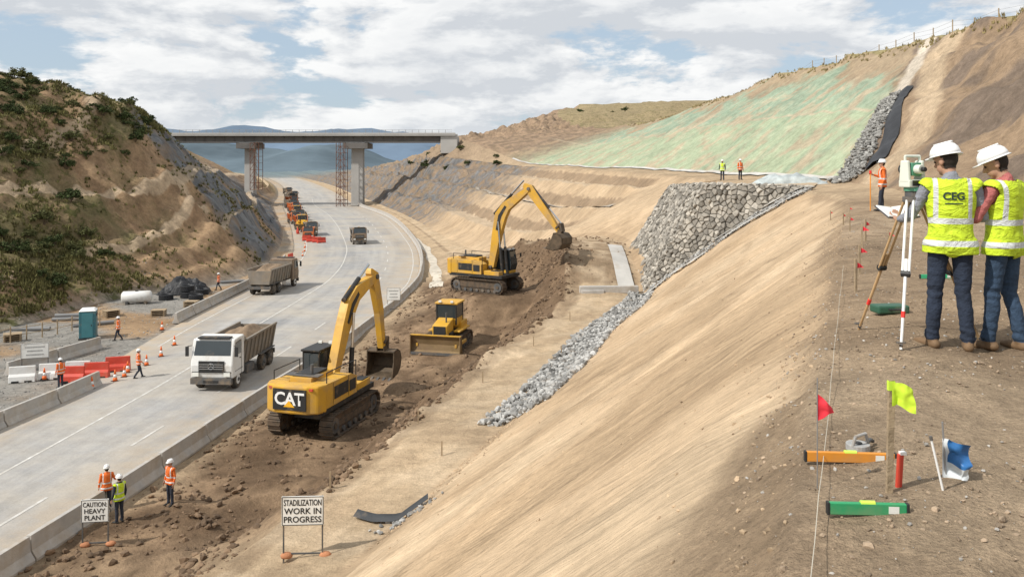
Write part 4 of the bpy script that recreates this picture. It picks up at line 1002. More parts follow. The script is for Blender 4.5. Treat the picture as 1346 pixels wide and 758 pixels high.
def build_body(Bd,vox,mats,smooth=4):
    import bmesh
    bm=bmesh.new()
    for p in Bd.p:
        if p[0]=='c':
            _,l,a,b,r0,r1=p
            for c,r in((a,r0),(b,r1)): bmesh.ops.create_icosphere(bm,subdivisions=2,radius=r,matrix=Matrix.Translation(c))
            d=b-a
            if d.length>1e-4:
                q=d.to_track_quat('Z','Y').to_matrix().to_4x4(); bmesh.ops.create_cone(bm,cap_ends=True,segments=14,radius1=r0,radius2=r1,depth=d.length,matrix=Matrix.Translation((a+b)/2)@q)
        elif p[0]=='e':
            _,l,c,r,R=p; bmesh.ops.create_icosphere(bm,subdivisions=3,radius=1,matrix=Matrix.Translation(c)@R.to_4x4()@Matrix.Diagonal((r.x,r.y,r.z,1)))
        else:
            rg=p[2]; n=20; vs_=[]
            for (cx,cy,cz,rx,ry) in rg: vs_.append([bm.verts.new((cx+rx*math.cos(2*math.pi*i/n),cy+ry*math.sin(2*math.pi*i/n),cz)) for i in range(n)])
            for A,C in zip(vs_[:-1],vs_[1:]):
                for i in range(n): bm.faces.new((A[i],A[(i+1)%n],C[(i+1)%n],C[i]))
            bm.faces.new(vs_[0][::-1]); bm.faces.new(vs_[-1])
    me=bpy.data.meshes.new('tmp'); bm.to_mesh(me); bm.free(); o=bpy.data.objects.new('tmp',me); scene.collection.objects.link(o)
    m=o.modifiers.new('r','REMESH'); m.mode='VOXEL'; m.voxel_size=vox
    m=o.modifiers.new('s','SMOOTH'); m.iterations=smooth; m.factor=.5
    dg=bpy.context.evaluated_depsgraph_get(); dg.update(); out=bpy.data.meshes.new_from_object(o.evaluated_get(dg)); bpy.data.objects.remove(o)
    n=len(out.polygons); C=np.zeros(n*3); out.polygons.foreach_get('center',C); C=C.reshape(-1,3)
    best=np.full(n,1e9); lab_=np.zeros(n,int); names=[]
    for p in Bd.p:
        if p[1] not in names: names.append(p[1])
        k_=names.index(p[1])
        if p[0]=='c':
            a=np.array(p[2]);b=np.array(p[3]);d=b-a; t=np.clip(((C-a)@d)/max(d@d,1e-9),0,1); D=np.linalg.norm(C-a-t[:,None]*d,axis=1)-(p[4]*(1-t)+p[5]*t)
        elif p[0]=='e':
            Q=(C-np.array(p[2]))@np.array(p[4]); r=np.array(p[3]); D=(np.linalg.norm(Q/r,axis=1)-1)*min(r)
        else:
            rg=np.array(p[2]); z=rg[:,2]; cx=np.interp(C[:,2],z,rg[:,0]);cy=np.interp(C[:,2],z,rg[:,1]);rx=np.interp(C[:,2],z,rg[:,3]);ry=np.interp(C[:,2],z,rg[:,4])
            D=(np.sqrt(((C[:,0]-cx)/rx)**2+((C[:,1]-cy)/ry)**2)-1)*np.minimum(rx,ry); D=np.where((C[:,2]<z[0]-.01)|(C[:,2]>z[-1]+.01),D+.5,D)
        u=D<best; best[u]=D[u]; lab_[u]=k_
    out.materials.clear()
    for nm in names: out.materials.append(mats[nm])
    out.polygons.foreach_set('material_index',lab_.astype(np.int32)); out.polygons.foreach_set('use_smooth',[True]*n)
    nv=len(out.vertices); co=np.zeros(nv*3); out.vertices.foreach_get('co',co); co=co.reshape(-1,3)
    nr=np.array([v.normal[:] for v in out.vertices]); cl=np.zeros(nv,bool)
    tq=names.index('trousers'); sl=names.index('sleeve')
    vi=np.array([list(p_.vertices)[:4] for p_ in out.polygons]); cl[vi[(lab_==tq)|(lab_==sl)].ravel()]=True
    for i in np.nonzero(cl)[0]:
        c=co[i]; kn=1+1.0*math.exp(-((c[2]-.5)/.08)**2)+1.3*math.exp(-((c[2]-.16)/.06)**2)
        co[i]=c+nr[i]*(noise.noise(Vector((c[0]*8,c[1]*8,c[2]*26)))*.005*kn)
    out.vertices.foreach_set('co',co.ravel()); out.update()
    return out,C,lab_,names
def extract(me,mask,infl,name,mat,flare=None):
    nv=len(me.vertices); co=np.zeros(nv*3); me.vertices.foreach_get('co',co); co=co.reshape(-1,3)
    nr=np.array([v.normal[:] for v in me.vertices]); idx=np.nonzero(mask)[0]; vid={};Vv=[];Ff=[]
    for i in idx:
        q=[]
        for v in me.polygons[i].vertices:
            if v not in vid:
                vid[v]=len(Vv); e=infl
                if flare: e+=flare(co[v])
                Vv.append(tuple(co[v]+nr[v]*e))
            q.append(vid[v])
        Ff.append(q)
    m=bpy.data.meshes.new(name); m.from_pydata(Vv,[],Ff); m.materials.append(mat); m.polygons.foreach_set('use_smooth',[True]*len(Ff)); return m
def hand(Bd,w_,d,n,side,curl=.9,lab_='skin'):
    w_=Vector(w_); d=Vector(d).normalized(); n=Vector(n); n=(n-d*n.dot(d)).normalized(); s=Vector(side); s=(s-d*s.dot(d)-n*s.dot(n)).normalized()
    for o in(-.027,-.009,.009,.027): Bd.cap(lab_,w_+s*o*.6,w_+d*.085+s*o,.016,.012)
    for o,l in((.030,.9),(.010,1.),(-.010,.95),(-.029,.75)):
        k0=w_+d*.09+s*o; a=curl*.5; d1=d*math.cos(a)+n*math.sin(a); k1=k0+d1*.04*l; a=curl*1.3; d2=d*math.cos(a)+n*math.sin(a); k2=k1+d2*.028*l; a=curl*1.9; d3=d*math.cos(a)+n*math.sin(a); k3=k2+d3*.020*l
        Bd.cap(lab_,k0,k1,.0095,.009); Bd.cap(lab_,k1,k2,.009,.0082); Bd.cap(lab_,k2,k3,.0082,.007)
    t0=w_+d*.03+s*.032; t1_=t0+(s*.7+d*.6+n*.35).normalized()*.04; t2_=t1_+(d*.9+n*.5+s*.1).normalized()*.032
    Bd.cap(lab_,t0,t1_,.013,.0105); Bd.cap(lab_,t1_,t2_,.0105,.0085)
def make_person(P,vox,mats,name='person'):
    Bd=Body(); J=P
    Bd.rings('shirt',[(0,0,.88,.145,.102),(0,0,.95,.158,.110),(0,0,1.06,.152,.106),(0,.005,1.20,.168,.112),(0,.005,1.33,.186,.116),(0,0,1.41,.180,.100),(0,-.005,1.455,.13,.075),(0,-.01,1.49,.065,.058)])
    for s,h,k_,a in((-1,J['hipL'],J['kneeL'],J['ankL']),(1,J['hipR'],J['kneeR'],J['ankR'])):
        h=Vector(h);k_=Vector(k_);a=Vector(a)
        Bd.cap('trousers',h,k_,.090,.064); Bd.cap('trousers',k_+Vector((0,-.008,-.02)),k_.lerp(a,.35)+Vector((0,-.012,0)),.062,.062); Bd.cap('trousers',k_.lerp(a,.35)+Vector((0,-.012,0)),a,.062,.054); Bd.cap('trousers',(0,0,.93),h,.11,.096)
        Bd.cap('trousers',a+Vector((-.01,.01,.02)),a+Vector((.01,.01,.0)),.056,.056)
        f=Vector(J['footdirL'] if s<0 else J['footdirR']).normalized()
        Bd.cap('boots',a+Vector((0,0,.0)),(a.x,a.y,.07),.048,.046); Bd.cap('boots',(a.x-f.x*.04,a.y-f.y*.04,.043),(a.x+f.x*.13,a.y+f.y*.13,.038),.043,.038); Bd.cap('boots',(a.x+f.x*.10,a.y+f.y*.10,.038),(a.x+f.x*.18,a.y+f.y*.18,.032),.041,.031)
    for S_,sh in(('L',-1),('R',1)):
        s0=Vector((sh*.178,0,1.405)); e=Vector(J['elb'+S_]); w_=Vector(J['wr'+S_])
        Bd.cap('shirt',s0,s0,.062,.062); Bd.cap('sleeve',s0+Vector((sh*.01,0,-.01)),e,.058,.046); Bd.cap('sleeve',e,e.lerp(w_,.75),.046,.038); Bd.cap('skin',e.lerp(w_,.7),w_,.031,.025)
        hd=Vector(J.get('hd'+S_,tuple(w_-e))); hand(Bd,w_,hd,J.get('hn'+S_,(-sh,0,0)),J.get('hs'+S_,(0,1,0)),J.get('curl',.6))
    R=(Matrix.Rotation(J.get('yaw',0),3,'Z')@Matrix.Rotation(-J.get('nod',0),3,'X')); nb_=Vector((0,-.005,1.50)); hc=nb_+R@Vector((0,.015,.135))
    Bd.cap('skin',(0,-.01,1.44),nb_+R@Vector((0,.0,.08)),.056,.050)
    Bd.cap('shirt',(0,-.012,1.475),(0,-.008,1.495),.064,.060)
    def hp(x,y,z): return hc+R@Vector((x,y,z))
    Bd.ell('skin',hp(0,-.008,.022),(.074,.094,.098),R); Bd.ell('skin',hp(0,.030,-.055),(.054,.060,.060),R); Bd.ell('skin',hp(0,.064,-.098),(.024,.022,.018),R)
    Bd.cap('skin',hp(0,.088,.008),hp(0,.110,-.030),.010,.014)
    Bd.cap('skin',hp(-.016,.088,-.062),hp(.016,.088,-.062),.009,.009); Bd.cap('skin',hp(-.04,.08,.028),hp(.04,.08,.028),.012,.012)
    for s in(-1,1): Bd.ell('skin',hp(s*.077,-.005,-.012),(.011,.022,.033),R)
    me,C,L,names=build_body(Bd,vox,mats); root=bpy.data.objects.new(name,me); link(root)
    ti=names.index('shirt'); tr_=names.index('trousers'); msk=(L==ti)&(C[:,2]>.86)&(C[:,2]<1.462)
    msk|=((L==tr_)|(L==ti))&(C[:,2]>.84)&(C[:,2]<1.02)&(np.abs(C[:,0])<.26)
    vm=extract(me,msk,.015,'vest',mats['vest'],flare=lambda c:.022*max(0,min(1,(1.02-c[2])/.17))+.006*noise.noise(Vector((c[0]*10,c[1]*10,c[2]*7)))); vo_=bpy.data.objects.new('vest',vm); link(vo_,root)
    so_=vo_.modifiers.new('s','SOLIDIFY'); so_.thickness=.008; so_.offset=1
    hcn=np.array(hc); Q=(C-hcn)@np.array(R); hm_=(L==names.index('skin'))&(np.abs(Q[:,0])<.12)&(np.abs(Q[:,1])<.14)&((Q[:,1]<-.01)|(Q[:,2]>.06))&(Q[:,2]<.14)&(Q[:,2]>-.075)
    if hm_.sum()>4:
        ho=bpy.data.objects.new('hair',extract(me,hm_&~((np.abs(Q[:,0])>.072)&(Q[:,2]<.02)&(Q[:,1]>-.035)),.007,'hair',hair)); link(ho,root)
    for s in(-1,1):
        o=MB().lathe([(.001,-.01),(.008,-.007),(.011,0),(.008,.007),(.001,.01)],eyem,10).obj('eye',root,smooth=True); o.location=hp(s*.030,.083,.004)
    B=MB(); prof=[(.114,.0),(.112,.03),(.103,.062),(.083,.090),(.05,.107),(.004,.112)]
    B.lathe(prof,hel,24,sx=.95,sy=1.14)
    B.lathe([(.108,-.004),(.128,-.010),(.130,-.004),(.108,.008)],hel,24,sx=.95,sy=1.12)
    B.prism([(-.085,.10),(-.06,.160),(0,.180),(.06,.160),(.085,.10)],-.012,-.002,hel,axis='z'); B.box((0,0,.106),(.03,.17,.018),hel)
    B.obj('hard_hat',root,loc=hp(0,-.005,.045),rot=R.to_euler(),smooth=True)
    return root
STAND=dict(hipL=(-.090,0,.90),hipR=(.090,0,.90),kneeL=(-.10,.015,.49),kneeR=(.10,.015,.49),ankL=(-.11,-.01,.11),ankR=(.11,-.01,.11),footdirL=(-.25,1,0),footdirR=(.25,1,0),
 elbL=(-.25,-.02,1.13),elbR=(.25,-.02,1.13),wrL=(-.27,.06,.88),wrR=(.27,.06,.88))
m1=dict(shirt=shirtg,sleeve=shirtg,trousers=jean,boots=boot,skin=skin,vest=vy)
P1=dict(STAND,elbL=(-.31,.05,1.14),wrL=(-.38,.26,1.10),hdL=(.0,1,.25),hnL=(.3,0,1),hsL=(-1,0,0),elbR=(.27,.06,1.14),wrR=(.05,.27,1.14),hdR=(-.9,.5,.1),hnR=(0,.3,-1),hsR=(0,1,.2),yaw=.75,nod=.22,kneeL=(-.12,.02,.49),ankL=(-.14,.03,.11),ankR=(.13,-.03,.11),curl=.55,footdirL=(-.6,1,0),footdirR=(.1,1,0))
p1=make_person(P1,.0085,m1); x1_,y1_=3.93,7.5
p1.location=(x1_,y1_,H(x1_,y1_)-.005); p1.rotation_euler=(0,0,math.radians(-16)); p1.scale=(1.04,)*3
tag(p1,label="person in yellow vest and white hard hat holding a notebook",category="person")
m2=dict(m1,shirt=shirtp,sleeve=shirtp,trousers=jean2)
P2=dict(STAND,elbL=(-.30,.07,1.15),wrL=(-.24,.32,1.18),hdL=(.35,1,.15),hnL=(.6,0,.6),hsL=(-.3,0,1),elbR=(.27,.07,1.15),wrR=(.10,.31,1.20),hdR=(-.5,1,.1),hnR=(-.6,0,.6),hsR=(0.3,0,1),yaw=.5,nod=.42,kneeL=(-.10,.05,.49),ankL=(-.11,.07,.11),ankR=(.11,-.08,.11),curl=.7)
p2=make_person(P2,.0085,m2); x2_,y2_=4.44,7.55
p2.location=(x2_,y2_,H(x2_,y2_)-.005); p2.rotation_euler=(0,0,math.radians(30)); p2.scale=(1.04,)*3
tag(p2,label="person in yellow vest and pink shirt looking down at notebook",category="person")
from mathutils.bvhtree import BVHTree
def decal(person,txt,size,z,bold=.004,bar=None):
    vo_=[c for c in person.children if c.name.startswith('vest')][0]; m=vo_.data
    bvh=BVHTree.FromPolygons([v.co[:] for v in m.vertices],[list(p.vertices) for p in m.polygons])
    ml=M('vest_lettering',(.02,.045,.03),.7,var=.05)
    if bar: tmn=MB().add([(x_/10*bar[0]/2,sy*bar[1]/2,0) for x_ in range(-10,11,2) for sy in(-1,1)],[(2*i,2*i+1,2*i+3,2*i+2) for i in range(10)],ml).mesh('lettering')
    else: tmn=text_mesh(txt,size,ml,'lettering',bold=bold)
    def yy(x,dz=0):
        h=bvh.ray_cast(Vector((x,-1,z+dz)),Vector((0,1,0))); return h[0].y if h[0] else -.14
    y0=min(yy(a,b) for a in(-.1,-.06,-.03,0,.03,.06,.1) for b in(-.04,-.02,0,.02,.04))
    import bmesh
    bm=bmesh.new(); bm.from_mesh(tmn); bmesh.ops.triangulate(bm,faces=bm.faces)
    for v in bm.verts:
        x,dz=v.co.x,v.co.y; v.co=(x,y0+1.1*x*x-.012,z+dz)
    bm.to_mesh(tmn); bm.free(); link(bpy.data.objects.new('lettering',tmn),vo_)
decal(p1,'CEG',.088,1.325,.003); decal(p1,'',.022,1.265,bar=(.14,.010))
paper=M('notebook_paper',(.74,.74,.71),.8,var=.05,scale=5); cover=M('notebook_cover',(.05,.05,.06),.6,var=.1)
def notebook(loc,rz,tilt,label):
    r=empty('notebook',loc,0,label=label,category="notebook"); r.rotation_euler=(tilt,0,rz)
    MB().box((-.085,0,.0),(.17,.24,.008),cover,R=Matrix.Rotation(.15,3,'Y')).box((.085,0,.0),(.17,.24,.008),cover,R=Matrix.Rotation(-.15,3,'Y')).obj('cover',r)
    for s in(-1,1): MB().box((s*.082,0,.011),(.155,.225,.012),paper,R=Matrix.Rotation(-s*.15,3,'Y')).obj('page',r)
    return r
bpy.context.view_layer.update()
def loc_of(p,v): return p.matrix_world@Vector(v)
notebook(loc_of(p1,(-.36,.42,1.15)),math.radians(10),math.radians(24),"open white paper notebook held by the surveyor")
notebook(loc_of(p2,(-.15,.47,1.235)),math.radians(40),.3,"open white notebook held in both hands")
def worker(P,vest,legs,slv): return make_person(P,.014,dict(shirt=slv,sleeve=slv,trousers=legs,boots=blk,skin=skin,vest=vest))
PA=dict(STAND); PB=dict(STAND,elbR=(.30,.05,1.18),wrR=(.24,.28,1.25),ankL=(-.13,.12,.11),kneeL=(-.12,.09,.49),hnR=(-1,0,0),hsR=(0,0,1)); PC=dict(STAND,kneeL=(-.10,.14,.50),ankL=(-.10,.22,.12),kneeR=(.10,.02,.49),ankR=(.10,-.24,.12),elbL=(-.24,-.10,1.14),wrL=(-.24,.02,.92),elbR=(.24,.06,1.13),wrR=(.23,.22,.95))
wA=worker(PA,vo,dark,vo); wB=worker(PB,vo,dark,vo); wC=worker(PC,vo,dark,vo); wY=worker(PA,vy,dark,dark)
def putw(src,first,x,y,rz,label,z=None):
    z=H(x,y) if z is None else z
    if first: src.location=(x,y,z); src.rotation_euler=(0,0,math.radians(rz)); tag(src,label=label,category='person')
    else: copy_thing(src,(x,y,z),math.radians(rz),label=label,category='person')
OV="worker in orange jacket and white hard hat "
putw(wA,True,-13.15,32.2,150,OV+"by the barrier")
putw(wY,True,-14.5,30.9,60,"worker in yellow vest leaning by the concrete barrier")
putw(wB,True,-15.45,31.9,30,OV+"behind the barrier")
putw(wC,True,-22.9,51.3,-60,"worker in orange jacket walking on the road",.08)
putw(wA,False,-26.6,49.3,60,OV+"at the roadside")
putw(wC,False,-29.4,62.5,100,OV+"in the yard")
putw(wB,False,12.75,28.8,75,OV+"holding a pole")
putw(wY,False,18.1,72,160,"worker in yellow vest standing on the upper bench")
putw(wA,False,19.5,71.5,200,OV+"on a bench")
putw(wC,False,-30.5,87,90,OV+"near materials")
# ---------------- total station
trw=M('tripod_wood',(.46,.30,.15),.6,var=.2,scale=6); gr=M('instrument_green',(.10,.30,.19),.4,var=.1); ins=M('instrument_cream',(.66,.69,.60),.4,var=.06); wr=M('red_band',(.7,.04,.03),.5,var=.05)
ap=Vector((3.66,7.65,12.98))
r=empty('survey_tripod',(ap.x,ap.y,H(ap.x,ap.y)),label="wood and white survey tripod standing on the terrace",category="tripod")
o_=Vector(r.location)
for fx,fy,mt in((3.50,8.45,trw),(3.43,7.38,whitel),(4.33,7.72,trw)):
    f=Vector((fx,fy,H(fx,fy)))-o_; t=Vector((0,0,1.30))+Vector((f.x,f.y,0)).normalized()*.07; sid=Vector((-f.y,f.x,0)).normalized()*.028
    B=MB(); mid=t.lerp(f,.5); 
    B.cyl(t+sid,mid+sid,.012,mt,n=8).cyl(t-sid,mid-sid,.012,mt,n=8).cyl(t.lerp(f,.4),f,.016,mt,n=8,r1=.012).cyl(mid+sid*1.3,mid-sid*1.3,.03,blk,n=8).cyl(t.lerp(f,.75),t.lerp(f,.79),.0185,wr,n=8).cyl(t.lerp(f,.97),f,.02,grey,n=8,r1=.005).box(tuple(f+Vector((0,0,.06))),(.07,.04,.012),grey)
    B.obj('leg',r)
MB().cyl((0,0,1.28),(0,0,1.33),.085,grey,n=18).cyl((0,0,1.22),(0,0,1.28),.02,grey,n=10).obj('head_plate',r,bevel=.006)
q=empty('total_station',(ap.x,ap.y,o_.z+1.33),math.radians(20),label="cream and green surveying instrument mounted on a tripod",category="survey instrument")
MB().cyl((0,0,0),(0,0,.05),.065,grey,n=18).cyl((0,0,.05),(0,0,.085),.075,gr,n=18).obj('tribrach',q,bevel=.004)
MB().box((0,0,.12),(.20,.13,.07),ins).box((-.085,0,.23),(.035,.12,.20),ins,taper=(1,.7)).box((.085,0,.23),(.035,.12,.20),ins,taper=(1,.7)).obj('yoke',q,bevel=.012)
MB().cyl((0,-.11,.25),(0,.11,.25),.042,ins,n=18).cyl((0,.11,.25),(0,.125,.25),.048,blk,n=18).cyl((0,-.15,.25),(0,-.11,.25),.022,blk,n=12).box((0,0,.25),(.11,.10,.12),gr).obj('telescope',q,bevel=.006)
MB().tube([(-.085,0,.33),(-.085,0,.37),(.085,0,.37),(.085,0,.33)],.012,ins,8).obj('carry_handle',q)
MB().box((0,-.068,.125),(.13,.01,.05),blk).obj('display',q)
MB().cyl((0,0,0),(0,0,1.3),.018,M('pole_orange',(.8,.3,.03),.5,var=.1),n=8).cyl((0,0,1.3),(0,0,1.4),.04,wr,n=10).obj('survey_pole',loc=(12.42,29.0,H(12.42,29.0)),label="orange survey pole held upright by a worker",category="pole")
# ---------------- foreground stakes, flags, tools
def cloth(w_,h,seed,mat,name,parent,loc,rz=0,tri=False,crumple=0.,mat2=None):
    n=16; Vv=[];Fa=[];Fb=[]
    for j in range(n+1):
        for i in range(n+1):
            u=i/n;v=j/n; hh=h*((1-u*.95) if tri else 1-.15*u*math.sin(v*3))
            p=Vector((u*w_,.35*w_*u*math.sin(u*4+seed+v*1.5)*.5,-h*.5+hh*(v-.5)+(h*.5)-.25*w_*u*u))
            if crumple: p+=Vector((noise.noise(p*18+Vector((seed,0,0))),noise.noise(p*16+Vector((0,seed,0)))*1.6,noise.noise(p*18+Vector((0,0,seed)))))*crumple*min(1,u*3)
            p+=Vector((0,noise.noise(p*30)*.006*u*3,0)); Vv.append(p)
    for j in range(n):
        for i in range(n):
            q=j*(n+1)+i; (Fb if (mat2 and (j<n*.42 or i<n*.25)) else Fa).append((q,q+1,q+n+2,q+n+1))
    B=MB(); B.add(Vv,Fa,mat)
    if mat2: B.add(Vv,Fb,mat2)
    return B.obj(name,parent,loc=loc,rot=(0,0,rz),smooth=True)
fy=M('lime_flag_cloth',(.58,.80,.05),.8,var=.12,scale=10); frd=M('red_flag_cloth',(.75,.04,.06),.8,var=.12,scale=10)
x,y=1.98,4.38
r=empty('survey_stake',(x,y,H(x,y)),label="wooden survey stake with a lime green flag on the terrace",category="stake")
MB().box((0,0,.27),(.032,.020,.64),timb,R=Matrix.Rotation(.02,3,'Y')).box((.004,-.0,.56),(.0345,.0225,.05),M('lime_stake_paint',(.55,.75,.06),.7,var=.1)).obj('post',r); cloth(.10,.125,.6,fy,'flag',r,(.0,-.02,.52),rz=-.1,crumple=.018)
x,y=1.66,4.55
r=empty('marker_flag',(x,y,H(x,y)),label="thin wire marker with a small red flag",category="flag")
MB().cyl((0,0,-.05),(.0,0,.60),.003,galv,n=6).obj('rod',r); cloth(.09,.15,2.0,frd,'flag',r,(0,0,.44),tri=True,crumple=.014)
def level(x,y,rz,L,mat,label):
    r=empty('spirit_level',(x,y,H(x,y)+.030),rz,label=label,category="spirit level"); 
    MB().box((0,0,0),(L,.028,.058),mat).obj('beam',r,bevel=.004)
    for s in(-1,1): MB().box((s*(L/2+.006),0,0),(.014,.032,.062),blk).obj('end_cap',r,bevel=.003)
    MB().cyl((-.035,0,.026),(.035,0,.026),.014,M('vial_green',(.55,.8,.1),.2,var=.05),n=10).obj('vial',r); MB().box((L*.33,-.0145,0),(.05,.002,.035),lamp).obj('vial',r)
level(1.98,4.90,-.08,.50,M('orange_level',(.66,.26,.03),.45,var=.15,dust=.35),"orange spirit level lying on the gravel")
level(1.75,4.12,-.06,.37,M('green_level',(.03,.30,.12),.45,var=.15,dust=.35),"green spirit level lying on the gravel")
level(6.1,12.0,.05,.5,M('green_level_paint',(.05,.42,.2),.45,var=.1),"green spirit level lying on the terrace")
x,y=2.06,4.45; r=empty('marker_post',(x,y,H(x,y)),label="short red and white marker post",category="marker"); MB().box((0,0,.08),(.03,.022,.20),red,R=Matrix.Rotation(.06,3,'Y')).obj('post',r,bevel=.004); MB().box((.017,-.0,.185),(.033,.025,.015),whitel).obj('cap',r)
x,y=2.24,4.35; MB().cyl((0,0,0),(-.06,0,.26),.006,whitel,n=8).cyl((-.06,0,.26),(-.064,0,.28),.009,grey,n=8).obj('white_rod',loc=(x,y,H(x,y)),label="thin white rod leaning out of the gravel",category="stake")
x,y=2.36,4.55; r=empty('plastic_flag',(x,y,H(x,y)),label="crumpled blue and white plastic flag drooping on a peg",category="flag") ; MB().cyl((0,0,0),(-.02,0,.30),.005,galv,n=6).obj('rod',r)
cloth(.13,.22,1.2,M('blue_plastic',(.03,.14,.36),.4,var=.2,scale=12),'flag',r,(-.02,0,.10),rz=-.4,crumple=.030,mat2=M('white_plastic',(.62,.66,.68),.4,var=.1,scale=12))
x,y=2.10,5.08; r=empty('measuring_tape',(x,y,H(x,y)),.4,label="grey open reel measuring tape lying on the gravel",category="tape measure")
tpg=M('tape_grey',(.36,.36,.35),.6,var=.25,scale=20,dust=.3)
B=MB(); B.cyl((0,0,.015),(0,0,.055),.07,tpg,n=20).cyl((0,0,.01),(0,0,.062),.025,blk,n=12).obj('reel',r,bevel=.004); MB().tube([(.05,0,.04),(.11,.01,.06),(.15,.03,.04)],.012,grey).obj('grip',r); MB().tube([(-.06,-.02,.05),(-.05,-.03,.11),(.03,-.03,.12),(.06,-.02,.06)],.009,tpg).obj('frame',r)
x,y=4.15,9.2; r=empty('instrument_case',(x,y,H(x,y)),.1,label="dark green instrument case lying on the terrace",category="case"); MB().box((0,0,.05),(.36,.2,.09),M('case_green',(.03,.10,.06),.5,var=.1,dust=.2)).obj('shell',r,bevel=.02); MB().tube([(-.06,-.1,.06),(-.06,-.14,.06),(.06,-.14,.06),(.06,-.1,.06)],.01,blk).obj('handle',r)
pegr=empty('survey_peg',(0,0,0)); MB().box((0,0,.2),(.03,.03,.5),timb).obj('post',pegr); cloth(.12,.10,1.5,frd,'flag',pegr,(0,0,.36),tri=True)
pegs=[(5.4,13.0),(6.9,16.5),(7.6,18),(8.6,21.3),(9.5,24),(10.9,27),(7.2,16),(9.2,19.6),(11.8,31),(4.6,11.2)]
for i,(x,y) in enumerate(pegs):
    kw=dict(label="short wooden survey peg with small red flag at the slope crest",category="stake",group="survey pegs along the crest")
    if i==0: pegr.location=(x,y,H(x,y)); tag(pegr,**kw)
    else: copy_thing(pegr,(x,y,H(x,y)),rs.uniform(-.5,.5),rs.uniform(.7,1.1),**kw)
wpeg=MB().box((0,0,.2),(.05,.05,.7),timb).obj('wooden_peg')
for i,(x,y) in enumerate([(-3.9,34.8),(-1.4,40),(1.2,46.5),(3.6,52),(-6.3,29),(2.6,44),(-2.6,31)]):
    kw=dict(label="plain wooden peg driven into the bench",category="stake",group="wooden pegs on the lower bench")
    if i==0: wpeg.location=(x,y,H(x,y)); tag(wpeg,**kw)
    else: copy_thing(wpeg,(x,y,H(x,y)),0,**kw)
B=MB(); pts=[(XT(y,10)+.12,y,H(XT(y,10)+.12,y)+.06+.03*math.sin(y*2)) for y in np.arange(2.2,14,.4)]; B.tube(pts,.0022,M('string_fibre',(.50,.46,.38),.8,var=.1),5).obj('string_line',label="thin setting out string along the slope crest",category="string")
# ---------------- signs
def sign(x,y,w_,h,zb,lines,rz,label,z=None,bold=.004):
    z=H(x,y) if z is None else z
    r=empty('warning_sign',(x,y,z),rz,label=label,category="sign")
    MB().box((0,0,zb+h/2),(w_,.03,h),white).obj('board',r,bevel=.01)
    B=MB()
    for a,c in(((0,-.018,zb+h-.02),(w_-.04,.004,.02)),((0,-.018,zb+.02),(w_-.04,.004,.02)),((w_/2-.02,-.018,zb+h/2),(.02,.004,h-.06)),((-w_/2+.02,-.018,zb+h/2),(.02,.004,h-.06))): B.box(a,c,black)
    B.obj('border',r)
    if lines:
        ls=lines.split('\n'); n=len(ls); lh=(h-.12)/n
        for i,l in enumerate(ls):
            me=text_mesh(l,lh*1.0,black,'lettering',bold=bold)
            xs=[v.co.x for v in me.vertices]; ys=[v.co.y for v in me.vertices]; tw=max(xs)-min(xs); mx=(max(xs)+min(xs))/2; my=(max(ys)+min(ys))/2; th=max(ys)-min(ys)
            k1=min(1,(w_-.13)/tw); k2=lh*.74/th
            for v in me.vertices: v.co=((v.co.x-mx)*k1,(v.co.y-my)*k2,0)
            o=bpy.data.objects.new('lettering',me); link(o,r); o.location=(0,-.022,zb+h-.06-lh*(i+.5)); o.rotation_euler=(math.radians(90),0,0)
    else:
        B=MB(); gm=M('faded_print',(.38,.38,.37),.7,var=.3,scale=12)
        for i in range(3): B.box((0,-.019,zb+h*(.75-.25*i)),(w_*(.7,.55,.62)[i],.003,h*.09),gm)
        B.obj('faded_print',r)
    for s in(-1,1): MB().box((s*w_*.46,.03,(zb+h)/2-.15),(.04,.04,zb+h+.3),grey).obj('leg',r)
    MB().box((0,.06,.12),(w_*.9,.04,.04),grey).obj('brace',r)
    for s in (-1,1): 
        MB().lathe([(.02,0),(.16,.02),(.18,.08),(.12,.15),(.02,.17)],M('sandbag_orange',(.45,.20,.10),.9,var=.2,bump=.4),12,c=(s*w_*.46+.08,.05,0),sy=.7).obj('sandbag',r,smooth=True)
sign(-6.0,24,1.2,.84,.95,"STADILIZATION\nWORK IN\nPROGRESS",.05,"white sign reading stabilization work in progress on two legs")
sign(-14.45,29.0,.92,.80,.85,"CAUTION:\nHEAVY\nPLANT",.12,"white caution heavy plant sign on legs by the barrier")
sign(-30.1,52.8,1.6,.95,.9,None,.3,"white site board with faded print in the gravel yard")
sign(-10.4,73.5,1.2,1.1,.9,None,.05,"small white sign board beside the road barrier")
# ---------------- roadside things
cn=empty('traffic_cone'); MB().box((0,0,.02),(.38,.38,.04),blk).obj('base',cn); MB().lathe([(.14,.04),(.11,.25)],org,14).lathe([(.109,.252),(.075,.44)],whitel,14).lathe([(.074,.442),(.03,.72)],org,14).obj('cone_body',cn,smooth=True)
kw=dict(label="orange traffic cone with white band on the road edge",category="traffic cone",group="traffic cones on the road edge")
for i,(x,y) in enumerate([(-24.2,52.7),(-24.0,50.6),(-23.9,51.6),(-23.8,54.5),(-23.9,57),(-24.6,49),(-24.4,60.5),(-27.6,66),(-28.5,51)]+[(XT(yy,5)+1.6,yy) for yy in (118,124,130,146,158)]):
    if i==0: cn.location=(x,y,.05); tag(cn,**kw)
    else: copy_thing(cn,(x,y,.05),rs.random(),**kw)
def pbar(mat,nm='plastic_barrier'):
    r=empty(nm); MB().prism([(-.25,0),(.25,0),(.2,.35),(.08,.5),(.06,.95),(-.06,.95),(-.08,.5),(-.2,.35)],-.72,.72,mat,axis='x').obj('shell',r,bevel=.03)
    for s in(-.35,.35): MB().box((s,0,.06),(.4,.52,.1),blk).obj('foot',r)
    return r
